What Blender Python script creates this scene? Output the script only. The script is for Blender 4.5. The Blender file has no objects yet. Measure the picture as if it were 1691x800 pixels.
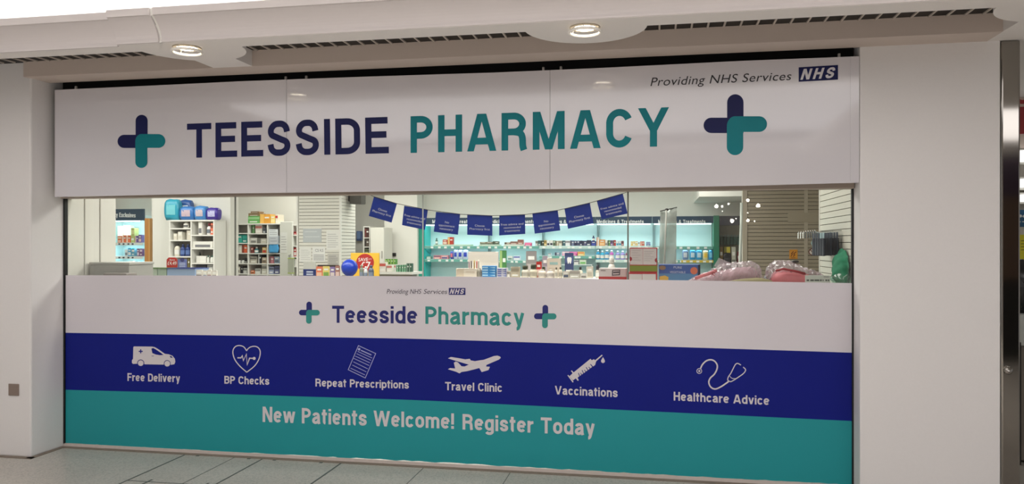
import bpy, bmesh, math, random
from mathutils import Vector, Matrix
random.seed(7)
S = bpy.context.scene
COL = S.collection
# ------------------------------------------------------------------ camera
F = 1270.0; TH = math.radians(10.52); DC = 5.209; HC = 1.55; V0 = 406.0; U0 = 845.5
CT, ST = math.cos(TH), math.sin(TH)
cam_d = bpy.data.cameras.new('camera'); cam = bpy.data.objects.new('camera', cam_d); COL.objects.link(cam)
cam.location = (0, -DC, HC); cam.rotation_euler = (math.radians(90), 0, TH)
cam_d.sensor_width = 36; cam_d.lens = 36 * F / 1691; cam_d.shift_y = (V0 - 400) / 1691
cam_d.clip_start = 0.05; cam_d.clip_end = 100
S.camera = cam
# ------------------------------------------------------------------ world, lights, exposure
S.view_settings.view_transform = 'Standard'; S.view_settings.look = 'None'
S.view_settings.gamma = 1; S.view_settings.use_curve_mapping = False
S.view_settings.exposure = 0.0
w = bpy.data.worlds.new('world'); S.world = w; w.use_nodes = True
w.node_tree.nodes['Background'].inputs[0].default_value = (1.0, 0.98, 0.99, 1)
w.node_tree.nodes['Background'].inputs[1].default_value = 0.42
def area(name, loc, rot, sx, sy, power, col=(1, 1, 1), spread=180):
    l = bpy.data.lights.new(name, 'AREA'); l.shape = 'RECTANGLE'; l.size = sx; l.size_y = sy
    l.energy = power; l.color = col; l.spread = math.radians(spread)
    o = bpy.data.objects.new(name, l); o.location = loc; o.rotation_euler = rot; COL.objects.link(o); return o
PI = math.pi
area('mall_ceiling_light', (-1.2, -3.3, 3.55), (0, 0, 0), 8.4, 2.6, 62, (1.0, 0.972, 0.985))
area('mall_right_light', (3.4, -3.6, 2.74), (0, 0, 0), 2.0, 2.2, 42, (1.0, 0.975, 0.985))
area('floor_bounce_fill', (-1.5, -4.6, 3.56), (0, 0, 0), 10.0, 3.0, 185, (1.0, 0.97, 0.975), 75)  # added fill: brightens the unseen floor so its bounce lifts the soffit
area('mall_far_light', (-0.5, -7.1, 3.55), (0, 0, 0), 11.0, 4.0, 215, (1.0, 0.975, 0.99))
area('cove_light', (-3.4, -0.97, 2.98), (PI, 0, 0), 11.0, 0.10, 95, (1.0, 0.98, 0.97))
area('shop_ceiling_light', (-2.6, 1.9, 2.86), (0, 0, 0), 6.0, 1.0, 150, (1.0, 0.985, 0.93))
area('shop_ceiling_light', (-2.6, 5.4, 2.86), (0, 0, 0), 7.0, 1.2, 140, (1.0, 0.985, 0.93))
area('window_fill', (-1.6, 0.30, 2.88), (math.radians(20), 0, 0), 5.4, 0.2, 34, (1.0, 0.98, 0.95))  # added fill for the bunting fronts and the ledge goods
area('shop_left_light', (-7.0, 2.6, 2.9), (0, 0, 0), 3.0, 1.2, 60, (1.0, 0.985, 0.93))
# ------------------------------------------------------------------ helpers
def P(px, py, Y):
    """point on the vertical plane y = Y seen at photograph pixel (px, py)"""
    u = px - U0; Z = (Y + DC) / (CT + ST * u / F)
    return Vector((Z * (-ST + CT * u / F), Y, HC + (V0 - py) * Z / F))
def PX(px, Y): return P(px, V0, Y).x
def PZ(px, py, z):
    u = px - U0; Z = (z - HC) * F / (V0 - py)
    return Vector((Z * (-ST + CT * u / F), Z * (CT + ST * u / F) - DC, z))
def lin(c):
    c = c / 255.0
    return c / 12.92 if c <= 0.04045 else ((c + 0.055) / 1.055) ** 2.4
def rgb(r, g, b): return (lin(r), lin(g), lin(b), 1)
MATS = {}
def mat(name, col, rough=0.55, metal=0.0, spec=0.5, bump=0.0, bscale=60, vary=0.0, emit=None, coat=0.0):
    if name in MATS: return MATS[name]
    m = bpy.data.materials.new(name); m.use_nodes = True; nt = m.node_tree; b = nt.nodes['Principled BSDF']
    c = rgb(*col)
    b.inputs['Base Color'].default_value = c; b.inputs['Roughness'].default_value = rough
    b.inputs['Metallic'].default_value = metal; b.inputs['Specular IOR Level'].default_value = spec
    b.inputs['Coat Weight'].default_value = coat; b.inputs['Coat Roughness'].default_value = 0.04
    if bump or vary:
        tc = nt.nodes.new('ShaderNodeTexCoord'); n = nt.nodes.new('ShaderNodeTexNoise')
        n.inputs['Scale'].default_value = bscale; n.inputs['Detail'].default_value = 4
        nt.links.new(tc.outputs['Object'], n.inputs['Vector'])
        if vary:
            mx = nt.nodes.new('ShaderNodeMix'); mx.data_type = 'RGBA'
            mx.inputs[6].default_value = tuple(x * (1 - vary) for x in c[:3]) + (1,)
            mx.inputs[7].default_value = tuple(min(1, x * (1 + vary)) for x in c[:3]) + (1,)
            nt.links.new(n.outputs['Fac'], mx.inputs[0]); nt.links.new(mx.outputs[2], b.inputs['Base Color'])
        if bump:
            bp = nt.nodes.new('ShaderNodeBump'); bp.inputs['Strength'].default_value = bump; bp.inputs['Distance'].default_value = 0.002
            nt.links.new(n.outputs['Fac'], bp.inputs['Height']); nt.links.new(bp.outputs['Normal'], b.inputs['Normal'])
    if emit:
        b.inputs['Emission Color'].default_value = rgb(*emit[0]); b.inputs['Emission Strength'].default_value = emit[1]
    MATS[name] = m; return m
def glassmat(name, tint, refl_ior=1.5, rough=0.0, haze=0.0, hazecol=(200, 200, 200)):
    if name in MATS: return MATS[name]
    m = bpy.data.materials.new(name); m.use_nodes = True; nt = m.node_tree; nt.nodes.clear()
    out = nt.nodes.new('ShaderNodeOutputMaterial'); t = nt.nodes.new('ShaderNodeBsdfTransparent'); g = nt.nodes.new('ShaderNodeBsdfGlossy')
    fr = nt.nodes.new('ShaderNodeFresnel'); mx = nt.nodes.new('ShaderNodeMixShader')
    t.inputs[0].default_value = rgb(*tint); g.inputs['Roughness'].default_value = rough; fr.inputs[0].default_value = refl_ior
    base = t
    if haze:
        d = nt.nodes.new('ShaderNodeBsdfDiffuse'); d.inputs[0].default_value = rgb(*hazecol)
        m2 = nt.nodes.new('ShaderNodeMixShader'); m2.inputs[0].default_value = haze
        nt.links.new(t.outputs[0], m2.inputs[1]); nt.links.new(d.outputs[0], m2.inputs[2]); base = m2
    ge = nt.nodes.new('ShaderNodeNewGeometry'); inv = nt.nodes.new('ShaderNodeMath'); inv.operation = 'SUBTRACT'; inv.inputs[0].default_value = 1.0
    mul = nt.nodes.new('ShaderNodeMath'); mul.operation = 'MULTIPLY'; nt.links.new(ge.outputs['Backfacing'], inv.inputs[1])
    nt.links.new(fr.outputs[0], mul.inputs[0]); nt.links.new(inv.outputs[0], mul.inputs[1])          # thin sheet: reflect at the outer face only
    nt.links.new(mul.outputs[0], mx.inputs[0]); nt.links.new(base.outputs[0], mx.inputs[1]); nt.links.new(g.outputs[0], mx.inputs[2])
    nt.links.new(mx.outputs[0], out.inputs[0]); MATS[name] = m; return m
def tag(o, label, cat, group=None, kind=None):
    o['label'] = label; o['category'] = cat
    if group: o['group'] = group
    if kind: o['kind'] = kind
    return o
def thing(name, loc, label, cat, group=None, rz=0):
    o = bpy.data.objects.new(name, None); o.empty_display_size = 0.05; o.location = loc; o.rotation_euler = (0, 0, rz); COL.objects.link(o)
    return tag(o, label, cat, group)
def link_mesh(name, me, mats, parent=None, smooth=False):
    o = bpy.data.objects.new(name, me); COL.objects.link(o)
    for m in (mats if isinstance(mats, (list, tuple)) else [mats]): me.materials.append(m)
    if parent:
        o.parent = parent
        loc = Matrix.Translation(parent_world(parent)); o.matrix_parent_inverse = Matrix.Identity(4)
        me.transform(loc.inverted())
    if smooth:
        for p in me.polygons: p.use_smooth = True
    return o
def parent_world(p):
    v = Vector((0, 0, 0))
    while p: v += p.location; p = p.parent
    return v
def obj(name, bm, mats, parent=None, smooth=False):
    bmesh.ops.recalc_face_normals(bm, faces=bm.faces)
    me = bpy.data.meshes.new(name); bm.to_mesh(me); bm.free()
    return link_mesh(name, me, mats, parent, smooth)
def struct(name, bm, m, smooth=False):
    o = obj(name, bm, m, None, smooth); o['kind'] = 'structure'; return o
def add_box(bm, x0, x1, y0, y1, z0, z1, bev=0.0, mi=0, rz=0.0, seg=1):
    g = bmesh.ops.create_cube(bm, size=1.0); vs = g['verts']
    c = Vector(((x0 + x1) / 2, (y0 + y1) / 2, (z0 + z1) / 2)); R = Matrix.Rotation(rz, 4, 'Z')
    for v in vs: v.co = c + R @ Vector((v.co.x * (x1 - x0), v.co.y * (y1 - y0), v.co.z * (z1 - z0)))
    fs = {f for v in vs for f in v.link_faces}
    for f in fs: f.material_index = mi
    if bev:
        es = {e for v in vs for e in v.link_edges}
        r = bmesh.ops.bevel(bm, geom=list(es), offset=bev, segments=seg, affect='EDGES', profile=0.5)
        for f in r['faces']: f.material_index = mi
def box(name, x0, x1, y0, y1, z0, z1, m, parent=None, bev=0.0, rz=0.0, seg=1):
    bm = bmesh.new(); add_box(bm, x0, x1, y0, y1, z0, z1, bev, 0, rz, seg); return obj(name, bm, m, parent)
def add_lathe(bm, c, prof, n=16, mi=0, sx=1, sy=1):
    rings = []
    for r, z in prof:
        rings.append([bm.verts.new((c[0] + sx * r * math.cos(2 * PI * k / n), c[1] + sy * r * math.sin(2 * PI * k / n), c[2] + z)) for k in range(n)])
    for a, b in zip(rings, rings[1:]):
        for k in range(n):
            f = bm.faces.new((a[k], a[(k + 1) % n], b[(k + 1) % n], b[k])); f.material_index = mi; f.smooth = True
    for r in (rings[0], rings[-1]):
        try: f = bm.faces.new(r); f.material_index = mi
        except ValueError: pass
def add_tube(bm, pts, r, n=8, mi=0):
    pts = [Vector(p) for p in pts]; rings = []
    for i, p in enumerate(pts):
        t = (pts[min(i + 1, len(pts) - 1)] - pts[max(i - 1, 0)]).normalized()
        a = Vector((0, 0, 1)) if abs(t.z) < 0.9 else Vector((1, 0, 0))
        u = t.cross(a).normalized(); v = t.cross(u)
        rings.append([bm.verts.new(p + r * (math.cos(2 * PI * k / n) * u + math.sin(2 * PI * k / n) * v)) for k in range(n)])
    for a, b in zip(rings, rings[1:]):
        for k in range(n):
            f = bm.faces.new((a[k], a[(k + 1) % n], b[(k + 1) % n], b[k])); f.smooth = True; f.material_index = mi
    for r_ in (rings[0], rings[-1]):
        f = bm.faces.new(r_); f.material_index = mi
def add_prism(bm, pts, vec, mi=0):
    """extrude a closed outline (list of points) along vec"""
    vec = Vector(vec); a = [bm.verts.new(p) for p in pts]; b = [bm.verts.new(Vector(p) + vec) for p in pts]; n = len(pts)
    fa = bm.faces.new(a); fb = bm.faces.new(b[::-1]); fs = [fa, fb]
    for k in range(n): fs.append(bm.faces.new((a[k], b[k], b[(k + 1) % n], a[(k + 1) % n])))
    for f in fs: f.material_index = mi
    if n > 4:
        fa.normal_update(); fb.normal_update(); bmesh.ops.triangulate(bm, faces=[fa, fb])
def prism(name, pts, vec, m, parent=None):
    bm = bmesh.new(); add_prism(bm, pts, vec); return obj(name, bm, m, parent)
# --- flat lettering and pictograms
TEXT_CACHE = {}
def text_mesh(s, bold=0.0, cond=1.0, shear=0.0, space=1.0):
    """flat mesh of a line of writing: verts as (x 0..1, y with 0 baseline 1 cap height)"""
    def build(t):
        cu = bpy.data.curves.new('t', 'FONT'); cu.body = t; cu.shear = shear; cu.space_character = space; cu.resolution_u = 6; cu.fill_mode = 'NONE'
        o = bpy.data.objects.new('t', cu); COL.objects.link(o)
        for q in bpy.context.selected_objects: q.select_set(False)
        o.select_set(True); bpy.context.view_layer.objects.active = o
        bpy.ops.object.convert(target='CURVE'); c2 = o.data
        for sp in c2.splines:
            for bp_ in sp.bezier_points:
                for at in ('co', 'handle_left', 'handle_right'):
                    v = getattr(bp_, at)
                for at in ('handle_left_type', 'handle_right_type'): setattr(bp_, at, 'FREE')
                co, hl, hr = bp_.co.copy(), bp_.handle_left.copy(), bp_.handle_right.copy()
                for v in (co, hl, hr): v.x *= cond
                bp_.co, bp_.handle_left, bp_.handle_right = co, hl, hr
        c2.dimensions = '2D'; c2.fill_mode = 'BOTH'; c2.offset = bold; c2.resolution_u = 6
        bpy.context.view_layer.update()
        dg = bpy.context.evaluated_depsgraph_get()
        me = bpy.data.meshes.new_from_object(o.evaluated_get(dg))
        vs = [v.co.copy() for v in me.vertices]; fs = [tuple(p.vertices) for p in me.polygons]
        bpy.data.objects.remove(o); bpy.data.meshes.remove(me)
        return vs, fs
    key = (s, bold, cond, shear, space)
    if key in TEXT_CACHE: return TEXT_CACHE[key]
    hv, _ = build('H'); y0, y1 = min(v.y for v in hv), max(v.y for v in hv)
    vs, fs = build(s); x0, x1 = min(v.x for v in vs), max(v.x for v in vs)
    out = ([((v.x - x0) / (x1 - x0), (v.y - y0) / (y1 - y0)) for v in vs], fs, (x1 - x0) / (y1 - y0))
    TEXT_CACHE[key] = out; return out
def lettering(name, s, TL, TR, BL, BR, m, parent, thick=0.001, **kw):
    """writing stretched between four world points: cap-line left/right and base-line left/right"""
    vs, fs, _ = text_mesh(s, **kw); bm = bmesh.new()
    n = (BR - BL).cross(TL - BL).normalized()
    out = []
    for x, y in vs:
        b = BL.lerp(BR, x); t = TL.lerp(TR, x); out.append(bm.verts.new(b + (t - b) * y))
    for f in fs:
        try: bm.faces.new([out[i] for i in f])
        except ValueError: pass
    r = bmesh.ops.extrude_face_region(bm, geom=list(bm.faces))
    for v in r['geom']:
        if isinstance(v, bmesh.types.BMVert): v.co += n * thick
    return obj(name, bm, m, parent)
# --- a condensed bold grotesque drawn with strokes: centre lines in cap heights
ST_W = 0.18
def glyph(ch, t):
    h = t / 2; X = 0.745                      # x height
    def ar(cx, cy, rx, ry, a, b, n=9): return [(cx + rx * math.cos(math.radians(a + (b - a) * k / n)), cy + ry * math.sin(math.radians(a + (b - a) * k / n))) for k in range(n + 1)]
    def oval(w, y0, y1, a=90, b=450):
        """rounded upright oval, from angle a to b (degrees, anticlockwise)"""
        rx = w / 2 - h; cx = w / 2; top, bot = y1 - h, y0 + h; ry = min((top - bot) / 2, rx * 1.25); out = []; n = max(2, int(abs(b - a) / 9))
        for k in range(n + 1):
            q = math.radians(a + (b - a) * k / n); sy = math.sin(q)
            cy = top - ry if sy > 1e-6 else (bot + ry if sy < -1e-6 else (top - ry if abs(math.degrees(q) % 360) < 1 else top - ry))
            out.append((cx + rx * math.cos(q), cy + ry * sy))
        return out
    def ess(w, y0, y1):
        p = [(0.97, 0.72), (0.90, 0.88), (0.72, 0.98), (0.5, 1.0), (0.27, 0.975), (0.09, 0.87), (0.03, 0.74), (0.09, 0.62), (0.30, 0.55), (0.62, 0.46), (0.90, 0.38), (0.99, 0.25), (0.92, 0.11), (0.72, 0.02), (0.5, 0.0), (0.27, 0.02), (0.08, 0.12), (0.01, 0.29)]
        return smooth_line([(h + x * (w - t), y0 + h + y * (y1 - y0 - t)) for x, y in p], 4)
    L = lambda *p: list(p)
    if ch == 'T': return 0.62, [L((0.31, 0), (0.31, 1)), L((0, 1 - h), (0.62, 1 - h))]
    if ch == 'E': return 0.56, [L((h, 0), (h, 1)), L((h, 1 - h), (0.54, 1 - h)), L((h, 0.52), (0.51, 0.52)), L((h, h), (0.56, h))]
    if ch == 'F': return 0.53, [L((h, 0), (h, 1)), L((h, 1 - h), (0.53, 1 - h)), L((h, 0.5), (0.49, 0.5))]
    if ch == 'I': return t, [L((h, 0), (h, 1))]
    if ch == 'H': return 0.62, [L((h, 0), (h, 1)), L((0.62 - h, 0), (0.62 - h, 1)), L((h, 0.52), (0.62 - h, 0.52))]
    if ch == 'N': return 0.64, [L((h, 0), (h, 1)), L((0.64 - h, 0), (0.64 - h, 1)), L((h * 1.15, 1), (0.64 - h * 1.15, 0))]
    if ch == 'M': return 0.78, [L((h, 0), (h, 1)), L((0.78 - h, 0), (0.78 - h, 1)), L((h * 1.2, 1), (0.385, 0)), L((0.395, 0), (0.78 - h * 1.2, 1))]
    if ch == 'A': return 0.72, [L((h * 0.92, 0), (0.33, 1)), L((0.72 - h * 0.92, 0), (0.39, 1)), L((0.16, 0.27), (0.56, 0.27))]
    if ch == 'V': return 0.70, [L((h * 0.92, 1), (0.33, 0)), L((0.70 - h * 0.92, 1), (0.37, 0))]
    if ch == 'W': return 1.0, [L((h * 0.9, 1), (0.27, 0.0)), L((0.27, 0.0), (0.5, 1)), L((0.5, 1), (0.73, 0.0)), L((0.73, 0.0), (1.0 - h * 0.9, 1))]
    if ch == 'Y': return 0.70, [L((h * 0.95, 1), (0.35, 0.42)), L((0.70 - h * 0.95, 1), (0.35, 0.42)), L((0.35, 0), (0.35, 0.47))]
    if ch == 'C': return 0.63, [oval(0.63, 0, 1, 22, 338)]
    if ch == 'S': return 0.60, [ess(0.60, 0, 1)]
    if ch == 'D': return 0.62, [L((h, 0), (h, 1)), L((h, 1 - h), (0.30, 1 - h)) + ar(0.30, 0.66, 0.32 - h, 0.34 - h, 90, 0)[1:] + ar(0.30, 0.34, 0.32 - h, 0.34 - h, 0, -90) + L((h, h))]
    def bowl(w, y0, y1):
        m = (y1 - y0) / 2; r = min(m - h, 0.24)
        return L((h, y1 - h), (w - h - r, y1 - h)) + ar(w - h - r, y1 - h - r, r, r, 90, 0)[1:] + ar(w - h - r, y0 + h + r, r, r, 0, -90) + L((h, y0 + h))
    if ch == 'P': return 0.58, [L((h, 0), (h, 1)), bowl(0.58, 0.38, 1)]
    if ch == 'B': return 0.61, [L((h, 0), (h, 1)), bowl(0.59, 0.45, 1), bowl(0.61, 0, 0.45 + t)]
    if ch == 'R': return 0.64, [L((h, 0), (h, 1)), bowl(0.61, 0.40, 1), smooth_line([(0.30, 0.40 + h), (0.46, 0.45), (0.515, 0.33), (0.525, 0.12), (0.555, 0.0)], 4)]
    # lower case
    if ch == 'o': return 0.54, [oval(0.54, 0, X)]
    if ch == 'c': return 0.51, [oval(0.51, 0, X, 28, 332)]
    if ch == 'e': return 0.53, [L((h, 0.38), (0.53 - h, 0.38)), oval(0.53, 0, X, 0, 322)]
    if ch == 's': return 0.51, [ess(0.51, 0, X)]
    if ch == 'i': return t, [L((h, 0), (h, X)), L((h, 0.85), (h, 1))]
    if ch == 'l': return t, [L((h, 0), (h, 1))]
    if ch == 'h': return 0.52, [L((h, 0), (h, 1)), ar(0.26, X - h - 0.17, 0.26 - h, 0.17, 165, 0) + L((0.52 - h, 0))]
    if ch == 'n': return 0.52, [L((h, 0), (h, X)), ar(0.26, X - h - 0.17, 0.26 - h, 0.17, 165, 0) + L((0.52 - h, 0))]
    if ch == 'm': return 0.83, [L((h, 0), (h, X)), ar(0.2525, X - h - 0.16, 0.1625, 0.16, 165, 0) + L((0.415, 0)), ar(0.5775, X - h - 0.16, 0.1625, 0.16, 165, 0) + L((0.83 - h, 0))]
    if ch == 'r': return 0.36, [L((h, 0), (h, X)), ar(0.34, X - h - 0.22, 0.25, 0.21, 165, 88)]
    if ch == 'd': return 0.54, [L((0.54 - h, 0), (0.54 - h, 1)), oval(0.54, 0, X)]
    if ch == 'p': return 0.54, [L((h, -0.24), (h, X)), oval(0.54, 0, X)]
    if ch == 'g': return 0.54, [L((0.54 - h, X), (0.54 - h, -0.04)) + ar(0.27, -0.04, 0.27 - h, 0.14, 0, -160), oval(0.54, 0, X)]
    if ch == 'a': return 0.53, [smooth_line([(0.10, 0.53), (0.14, 0.61), (0.25, X - h), (0.36, 0.62), (0.40, 0.52)], 4) + L((0.415, 0.14), (0.45, 0.0)), smooth_line([(0.40, 0.44), (0.22, 0.38), (0.10, 0.28), (0.10, 0.15), (0.20, h - 0.01), (0.33, 0.13), (0.41, 0.25)], 4)]
    if ch == 't': return 0.34, [L((0.15, 0.95), (0.15, 0.18)) + ar(0.24, 0.17, 0.09, 0.10, 180, 265), L((0, X - h * 0.85), (0.33, X - h * 0.85))]
    if ch == 'v': return 0.52, [L((h * 0.92, X), (0.25, 0)), L((0.52 - h * 0.92, X), (0.27, 0))]
    if ch == 'w': return 0.78, [L((h * 0.9, X), (0.215, 0)), L((0.215, 0.0), (0.39, X)), L((0.39, X), (0.565, 0)), L((0.565, 0), (0.78 - h * 0.9, X))]
    if ch == 'y': return 0.52, [L((h * 0.92, X), (0.27, 0.02)), L((0.52 - h * 0.92, X), (0.27, 0.0)) + ar(0.16, 0.0, 0.10, 0.17, -10, -95, 6)]
    if ch == 'k': return 0.54, [L((h, 0), (h, 1)), L((0.16, 0.28), (0.45, X)), L((0.24, 0.42), (0.46, 0))]
    if ch == 'x': return 0.52, [L((h * 1.1, 0), (0.52 - h * 1.1, X)), L((h * 1.1, X), (0.52 - h * 1.1, 0))]
    if ch == 'u': return 0.52, [L((0.52 - h, 0), (0.52 - h, X)), L((h, X)) + ar(0.26, h + 0.17, 0.26 - h, 0.17, 180, 345)]
    if ch == 'f': return 0.34, [L((0.15, 0), (0.15, 0.80)) + ar(0.26, 0.80, 0.11, 0.11, 180, 90), L((0, X - h * 0.85), (0.32, X - h * 0.85))]
    if ch == '&': return 0.70, [smooth_line([(0.64, 0.05), (0.24, 0.60), (0.20, 0.78), (0.32, 0.91), (0.44, 0.79), (0.40, 0.64), (0.14, 0.40), (0.10, 0.22), (0.26, 0.09), (0.44, 0.14), (0.58, 0.42)], 4)]
    if ch == '!': return t, [L((h, 0.28), (h, 1)), L((h, 0), (h, 0.18))]
    return 0.26, []
def strip(pts, wd):
    """left and right outline of a stroke with mitred joins"""
    n = len(pts); Lp, Rp = [], []
    closed = (abs(pts[0][0] - pts[-1][0]) + abs(pts[0][1] - pts[-1][1])) < 1e-4 and n > 3
    for i in range(n):
        c = pts[i]; a = pts[i - 1] if i else (pts[-2] if closed else c); b = pts[i + 1] if i < n - 1 else (pts[1] if closed else c)
        d1 = Vector((c[0] - a[0], c[1] - a[1])); d2 = Vector((b[0] - c[0], b[1] - c[1]))
        if d1.length < 1e-6: d1 = d2.copy()
        if d2.length < 1e-6: d2 = d1.copy()
        d1.normalize(); d2.normalize(); n1 = Vector((-d1.y, d1.x)); n2 = Vector((-d2.y, d2.x)); m = n1 + n2
        if m.length < 1e-3: m = n1
        m.normalize(); k = min(1.6, 1 / max(0.35, m.dot(n1))) * wd / 2
        Lp.append((c[0] + m.x * k, c[1] + m.y * k)); Rp.append((c[0] - m.x * k, c[1] - m.y * k))
    return Lp, Rp
def bold_lettering(name, s, tl, tr, bl, br, Y, m, parent, thick=0.0006, t=ST_W, gap=None):
    """a line of bold condensed writing between four photo pixels; each word is a part of its own"""
    TL, TR, BL, BR = (P(*q, Y) for q in (tl, tr, bl, br))
    aspect = ((BR - BL).length + (TR - TL).length) / ((TL - BL).length + (TR - BR).length)
    gs = [glyph(c, t) for c in s]; n = len(s)
    if gap is None: gap = 0.15 if s.isupper() else 0.105
    fixed = sum(min(g[0], t) for g in gs); free = sum(max(0, g[0] - t) for g in gs)
    k = max(0.72, min(1.25, (aspect - fixed - gap * (n - 1)) / free)); gap = (aspect - fixed - k * free) / (n - 1)
    def W(p):
        u = p[0] / aspect; b = BL.lerp(BR, u); return b + (TL.lerp(TR, u) - b) * p[1]
    x = 0.0; bm = bmesh.new(); q = 0; out = []; h = t / 2
    def flush(bm):
        if len(bm.verts): out.append(obj(name, bm, m, parent))
        else: bm.free()
    for ch, (wd, strokes) in zip(s, gs):
        if ch == ' ': flush(bm); bm = bmesh.new()
        for sk in strokes:
            sk = [(h + (p[0] - h) * k if wd > t else p[0], p[1]) for p in sk]
            if len(sk) == 2 and abs(sk[0][0] - sk[1][0]) > 0.02 and abs(sk[0][1] - sk[1][1]) > 0.25:
                dx, dy = sk[1][0] - sk[0][0], sk[1][1] - sk[0][1]; hw = h * math.hypot(dx, dy) / abs(dy) * 0.97
                l = [(p[0] - hw, p[1]) for p in sk]; r = [(p[0] + hw, p[1]) for p in sk]
            else: l, r = strip(sk, t)
            off = Vector((0, -0.00002 * (q % 7), 0)); q += 1; dv = Vector((0, -thick, 0)) + off
            lf = [bm.verts.new(W((x + p[0], p[1])) + dv) for p in l]; rf = [bm.verts.new(W((x + p[0], p[1])) + dv) for p in r]
            lb = [bm.verts.new(v.co - dv) for v in lf]; rb = [bm.verts.new(v.co - dv) for v in rf]
            for i in range(len(l) - 1):
                bm.faces.new((lf[i], lf[i + 1], rf[i + 1], rf[i])); bm.faces.new((lb[i], lb[i + 1], lf[i + 1], lf[i])); bm.faces.new((rf[i], rf[i + 1], rb[i + 1], rb[i])); bm.faces.new((lb[i], lb[i + 1], rb[i + 1], rb[i]))
            bm.faces.new((lf[0], rf[0], rb[0], lb[0])); bm.faces.new((lf[-1], rf[-1], rb[-1], lb[-1]))
        x += min(wd, t) + k * max(0, wd - t) + gap
    flush(bm); return out
def px_lettering(name, s, tl, tr, bl, br, Y, m, parent, **kw):
    return lettering(name, s, P(*tl, Y), P(*tr, Y), P(*bl, Y), P(*br, Y), m, parent, **kw)
def fill_loops(bm, loops, Y, yt, mp, mi=0):
    """filled outlines with holes, in photo pixels mapped by mp, on plane Y, yt thick towards the viewer"""
    cu = bpy.data.curves.new('f', 'CURVE'); cu.dimensions = '2D'; cu.fill_mode = 'BOTH'
    for lp in loops:
        sp = cu.splines.new('POLY'); sp.points.add(len(lp) - 1); sp.use_cyclic_u = True
        for q, p in zip(sp.points, lp):
            v = P(*mp(p), Y); q.co = (v.x, v.z, 0, 1)
    o = bpy.data.objects.new('f', cu); COL.objects.link(o); bpy.context.view_layer.update()
    me = bpy.data.meshes.new_from_object(o.evaluated_get(bpy.context.evaluated_depsgraph_get()))
    vs = [bm.verts.new((v.co.x, Y, v.co.y)) for v in me.vertices]; fs = []
    for p in me.polygons:
        try: f = bm.faces.new([vs[i] for i in p.vertices]); f.material_index = mi; fs.append(f)
        except ValueError: pass
    bpy.data.objects.remove(o); bpy.data.meshes.remove(me)
    r = bmesh.ops.extrude_face_region(bm, geom=fs)
    for v in r['geom']:
        if isinstance(v, bmesh.types.BMVert): v.co.y -= yt
def circ(cx, cy, r, n=24, a0=0, a1=2 * PI):
    full = abs(a1 - a0 - 2 * PI) < 1e-6
    return [(cx + r * math.cos(a0 + (a1 - a0) * k / (n if full else n - 1)), cy + r * math.sin(a0 + (a1 - a0) * k / (n if full else n - 1))) for k in range(n)]
def smooth_line(pts, k=6):
    out = []; n = len(pts)
    for i in range(n - 1):
        p0, p1, p2, p3 = pts[max(i - 1, 0)], pts[i], pts[i + 1], pts[min(i + 2, n - 1)]
        for j in range(k):
            t = j / k
            out.append(tuple(0.5 * (2 * p1[d] + (p2[d] - p0[d]) * t + (2 * p0[d] - 5 * p1[d] + 4 * p2[d] - p3[d]) * t * t + (-p0[d] + 3 * p1[d] - 3 * p2[d] + p3[d]) * t ** 3) for d in (0, 1)))
    out.append(pts[-1]); return out
def stroke(bm, pts, wd, Y, yt, mp, closed=False):
    n = len(pts); L, R = [], []
    for i in range(n):
        a = pts[(i - 1) % n] if (closed or i > 0) else pts[i]; b = pts[(i + 1) % n] if (closed or i < n - 1) else pts[i]; c = pts[i]
        d1 = Vector((c[0] - a[0], c[1] - a[1])); d2 = Vector((b[0] - c[0], b[1] - c[1]))
        if d1.length < 1e-6: d1 = d2.copy()
        if d2.length < 1e-6: d2 = d1.copy()
        d1.normalize(); d2.normalize(); n1 = Vector((-d1.y, d1.x)); n2 = Vector((-d2.y, d2.x)); m = (n1 + n2)
        if m.length < 1e-3: m = n1
        m.normalize(); k = min(1.8, 1 / max(0.3, m.dot(n1))) * wd / 2
        L.append((c[0] + m.x * k, c[1] + m.y * k)); R.append((c[0] - m.x * k, c[1] - m.y * k))
    lv = [bm.verts.new(P(*mp(p), Y)) for p in L]; rv = [bm.verts.new(P(*mp(p), Y)) for p in R]; fs = []
    for i in range(n if closed else n - 1):
        j = (i + 1) % n; fs.append(bm.faces.new((lv[i], lv[j], rv[j], rv[i])))
    r = bmesh.ops.extrude_face_region(bm, geom=fs)
    for v in r['geom']:
        if isinstance(v, bmesh.types.BMVert): v.co.y -= yt
def crop(x, y, s): return lambda p: (x + p[0] / s, y + p[1] / s)
ident = lambda p: p
def interp(pl, x):
    for (x0, y0), (x1, y1) in zip(pl, pl[1:]):
        if x <= x1 or (x1, y1) == pl[-1]: return y0 + (y1 - y0) * (x - x0) / (x1 - x0)
def band(name, top, bot, x0, x1, Y, th, m, parent=None, nseg=14):
    """a flat sheet between two measured edges, th thick, front face at Y"""
    bm = bmesh.new(); cols = []
    for k in range(nseg + 1):
        x = x0 + (x1 - x0) * k / nseg; a = P(x, interp(top, x), Y); b = P(x, interp(bot, x), Y); d = Vector((0, th, 0))
        cols.append([bm.verts.new(v) for v in (a, b, b + d, a + d)])
    for c0, c1 in zip(cols, cols[1:]):
        for k in range(4): bm.faces.new((c0[k], c0[(k + 1) % 4], c1[(k + 1) % 4], c1[k]))
    bm.faces.new(cols[0]); bm.faces.new(cols[-1]); return obj(name, bm, m, parent)
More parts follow.
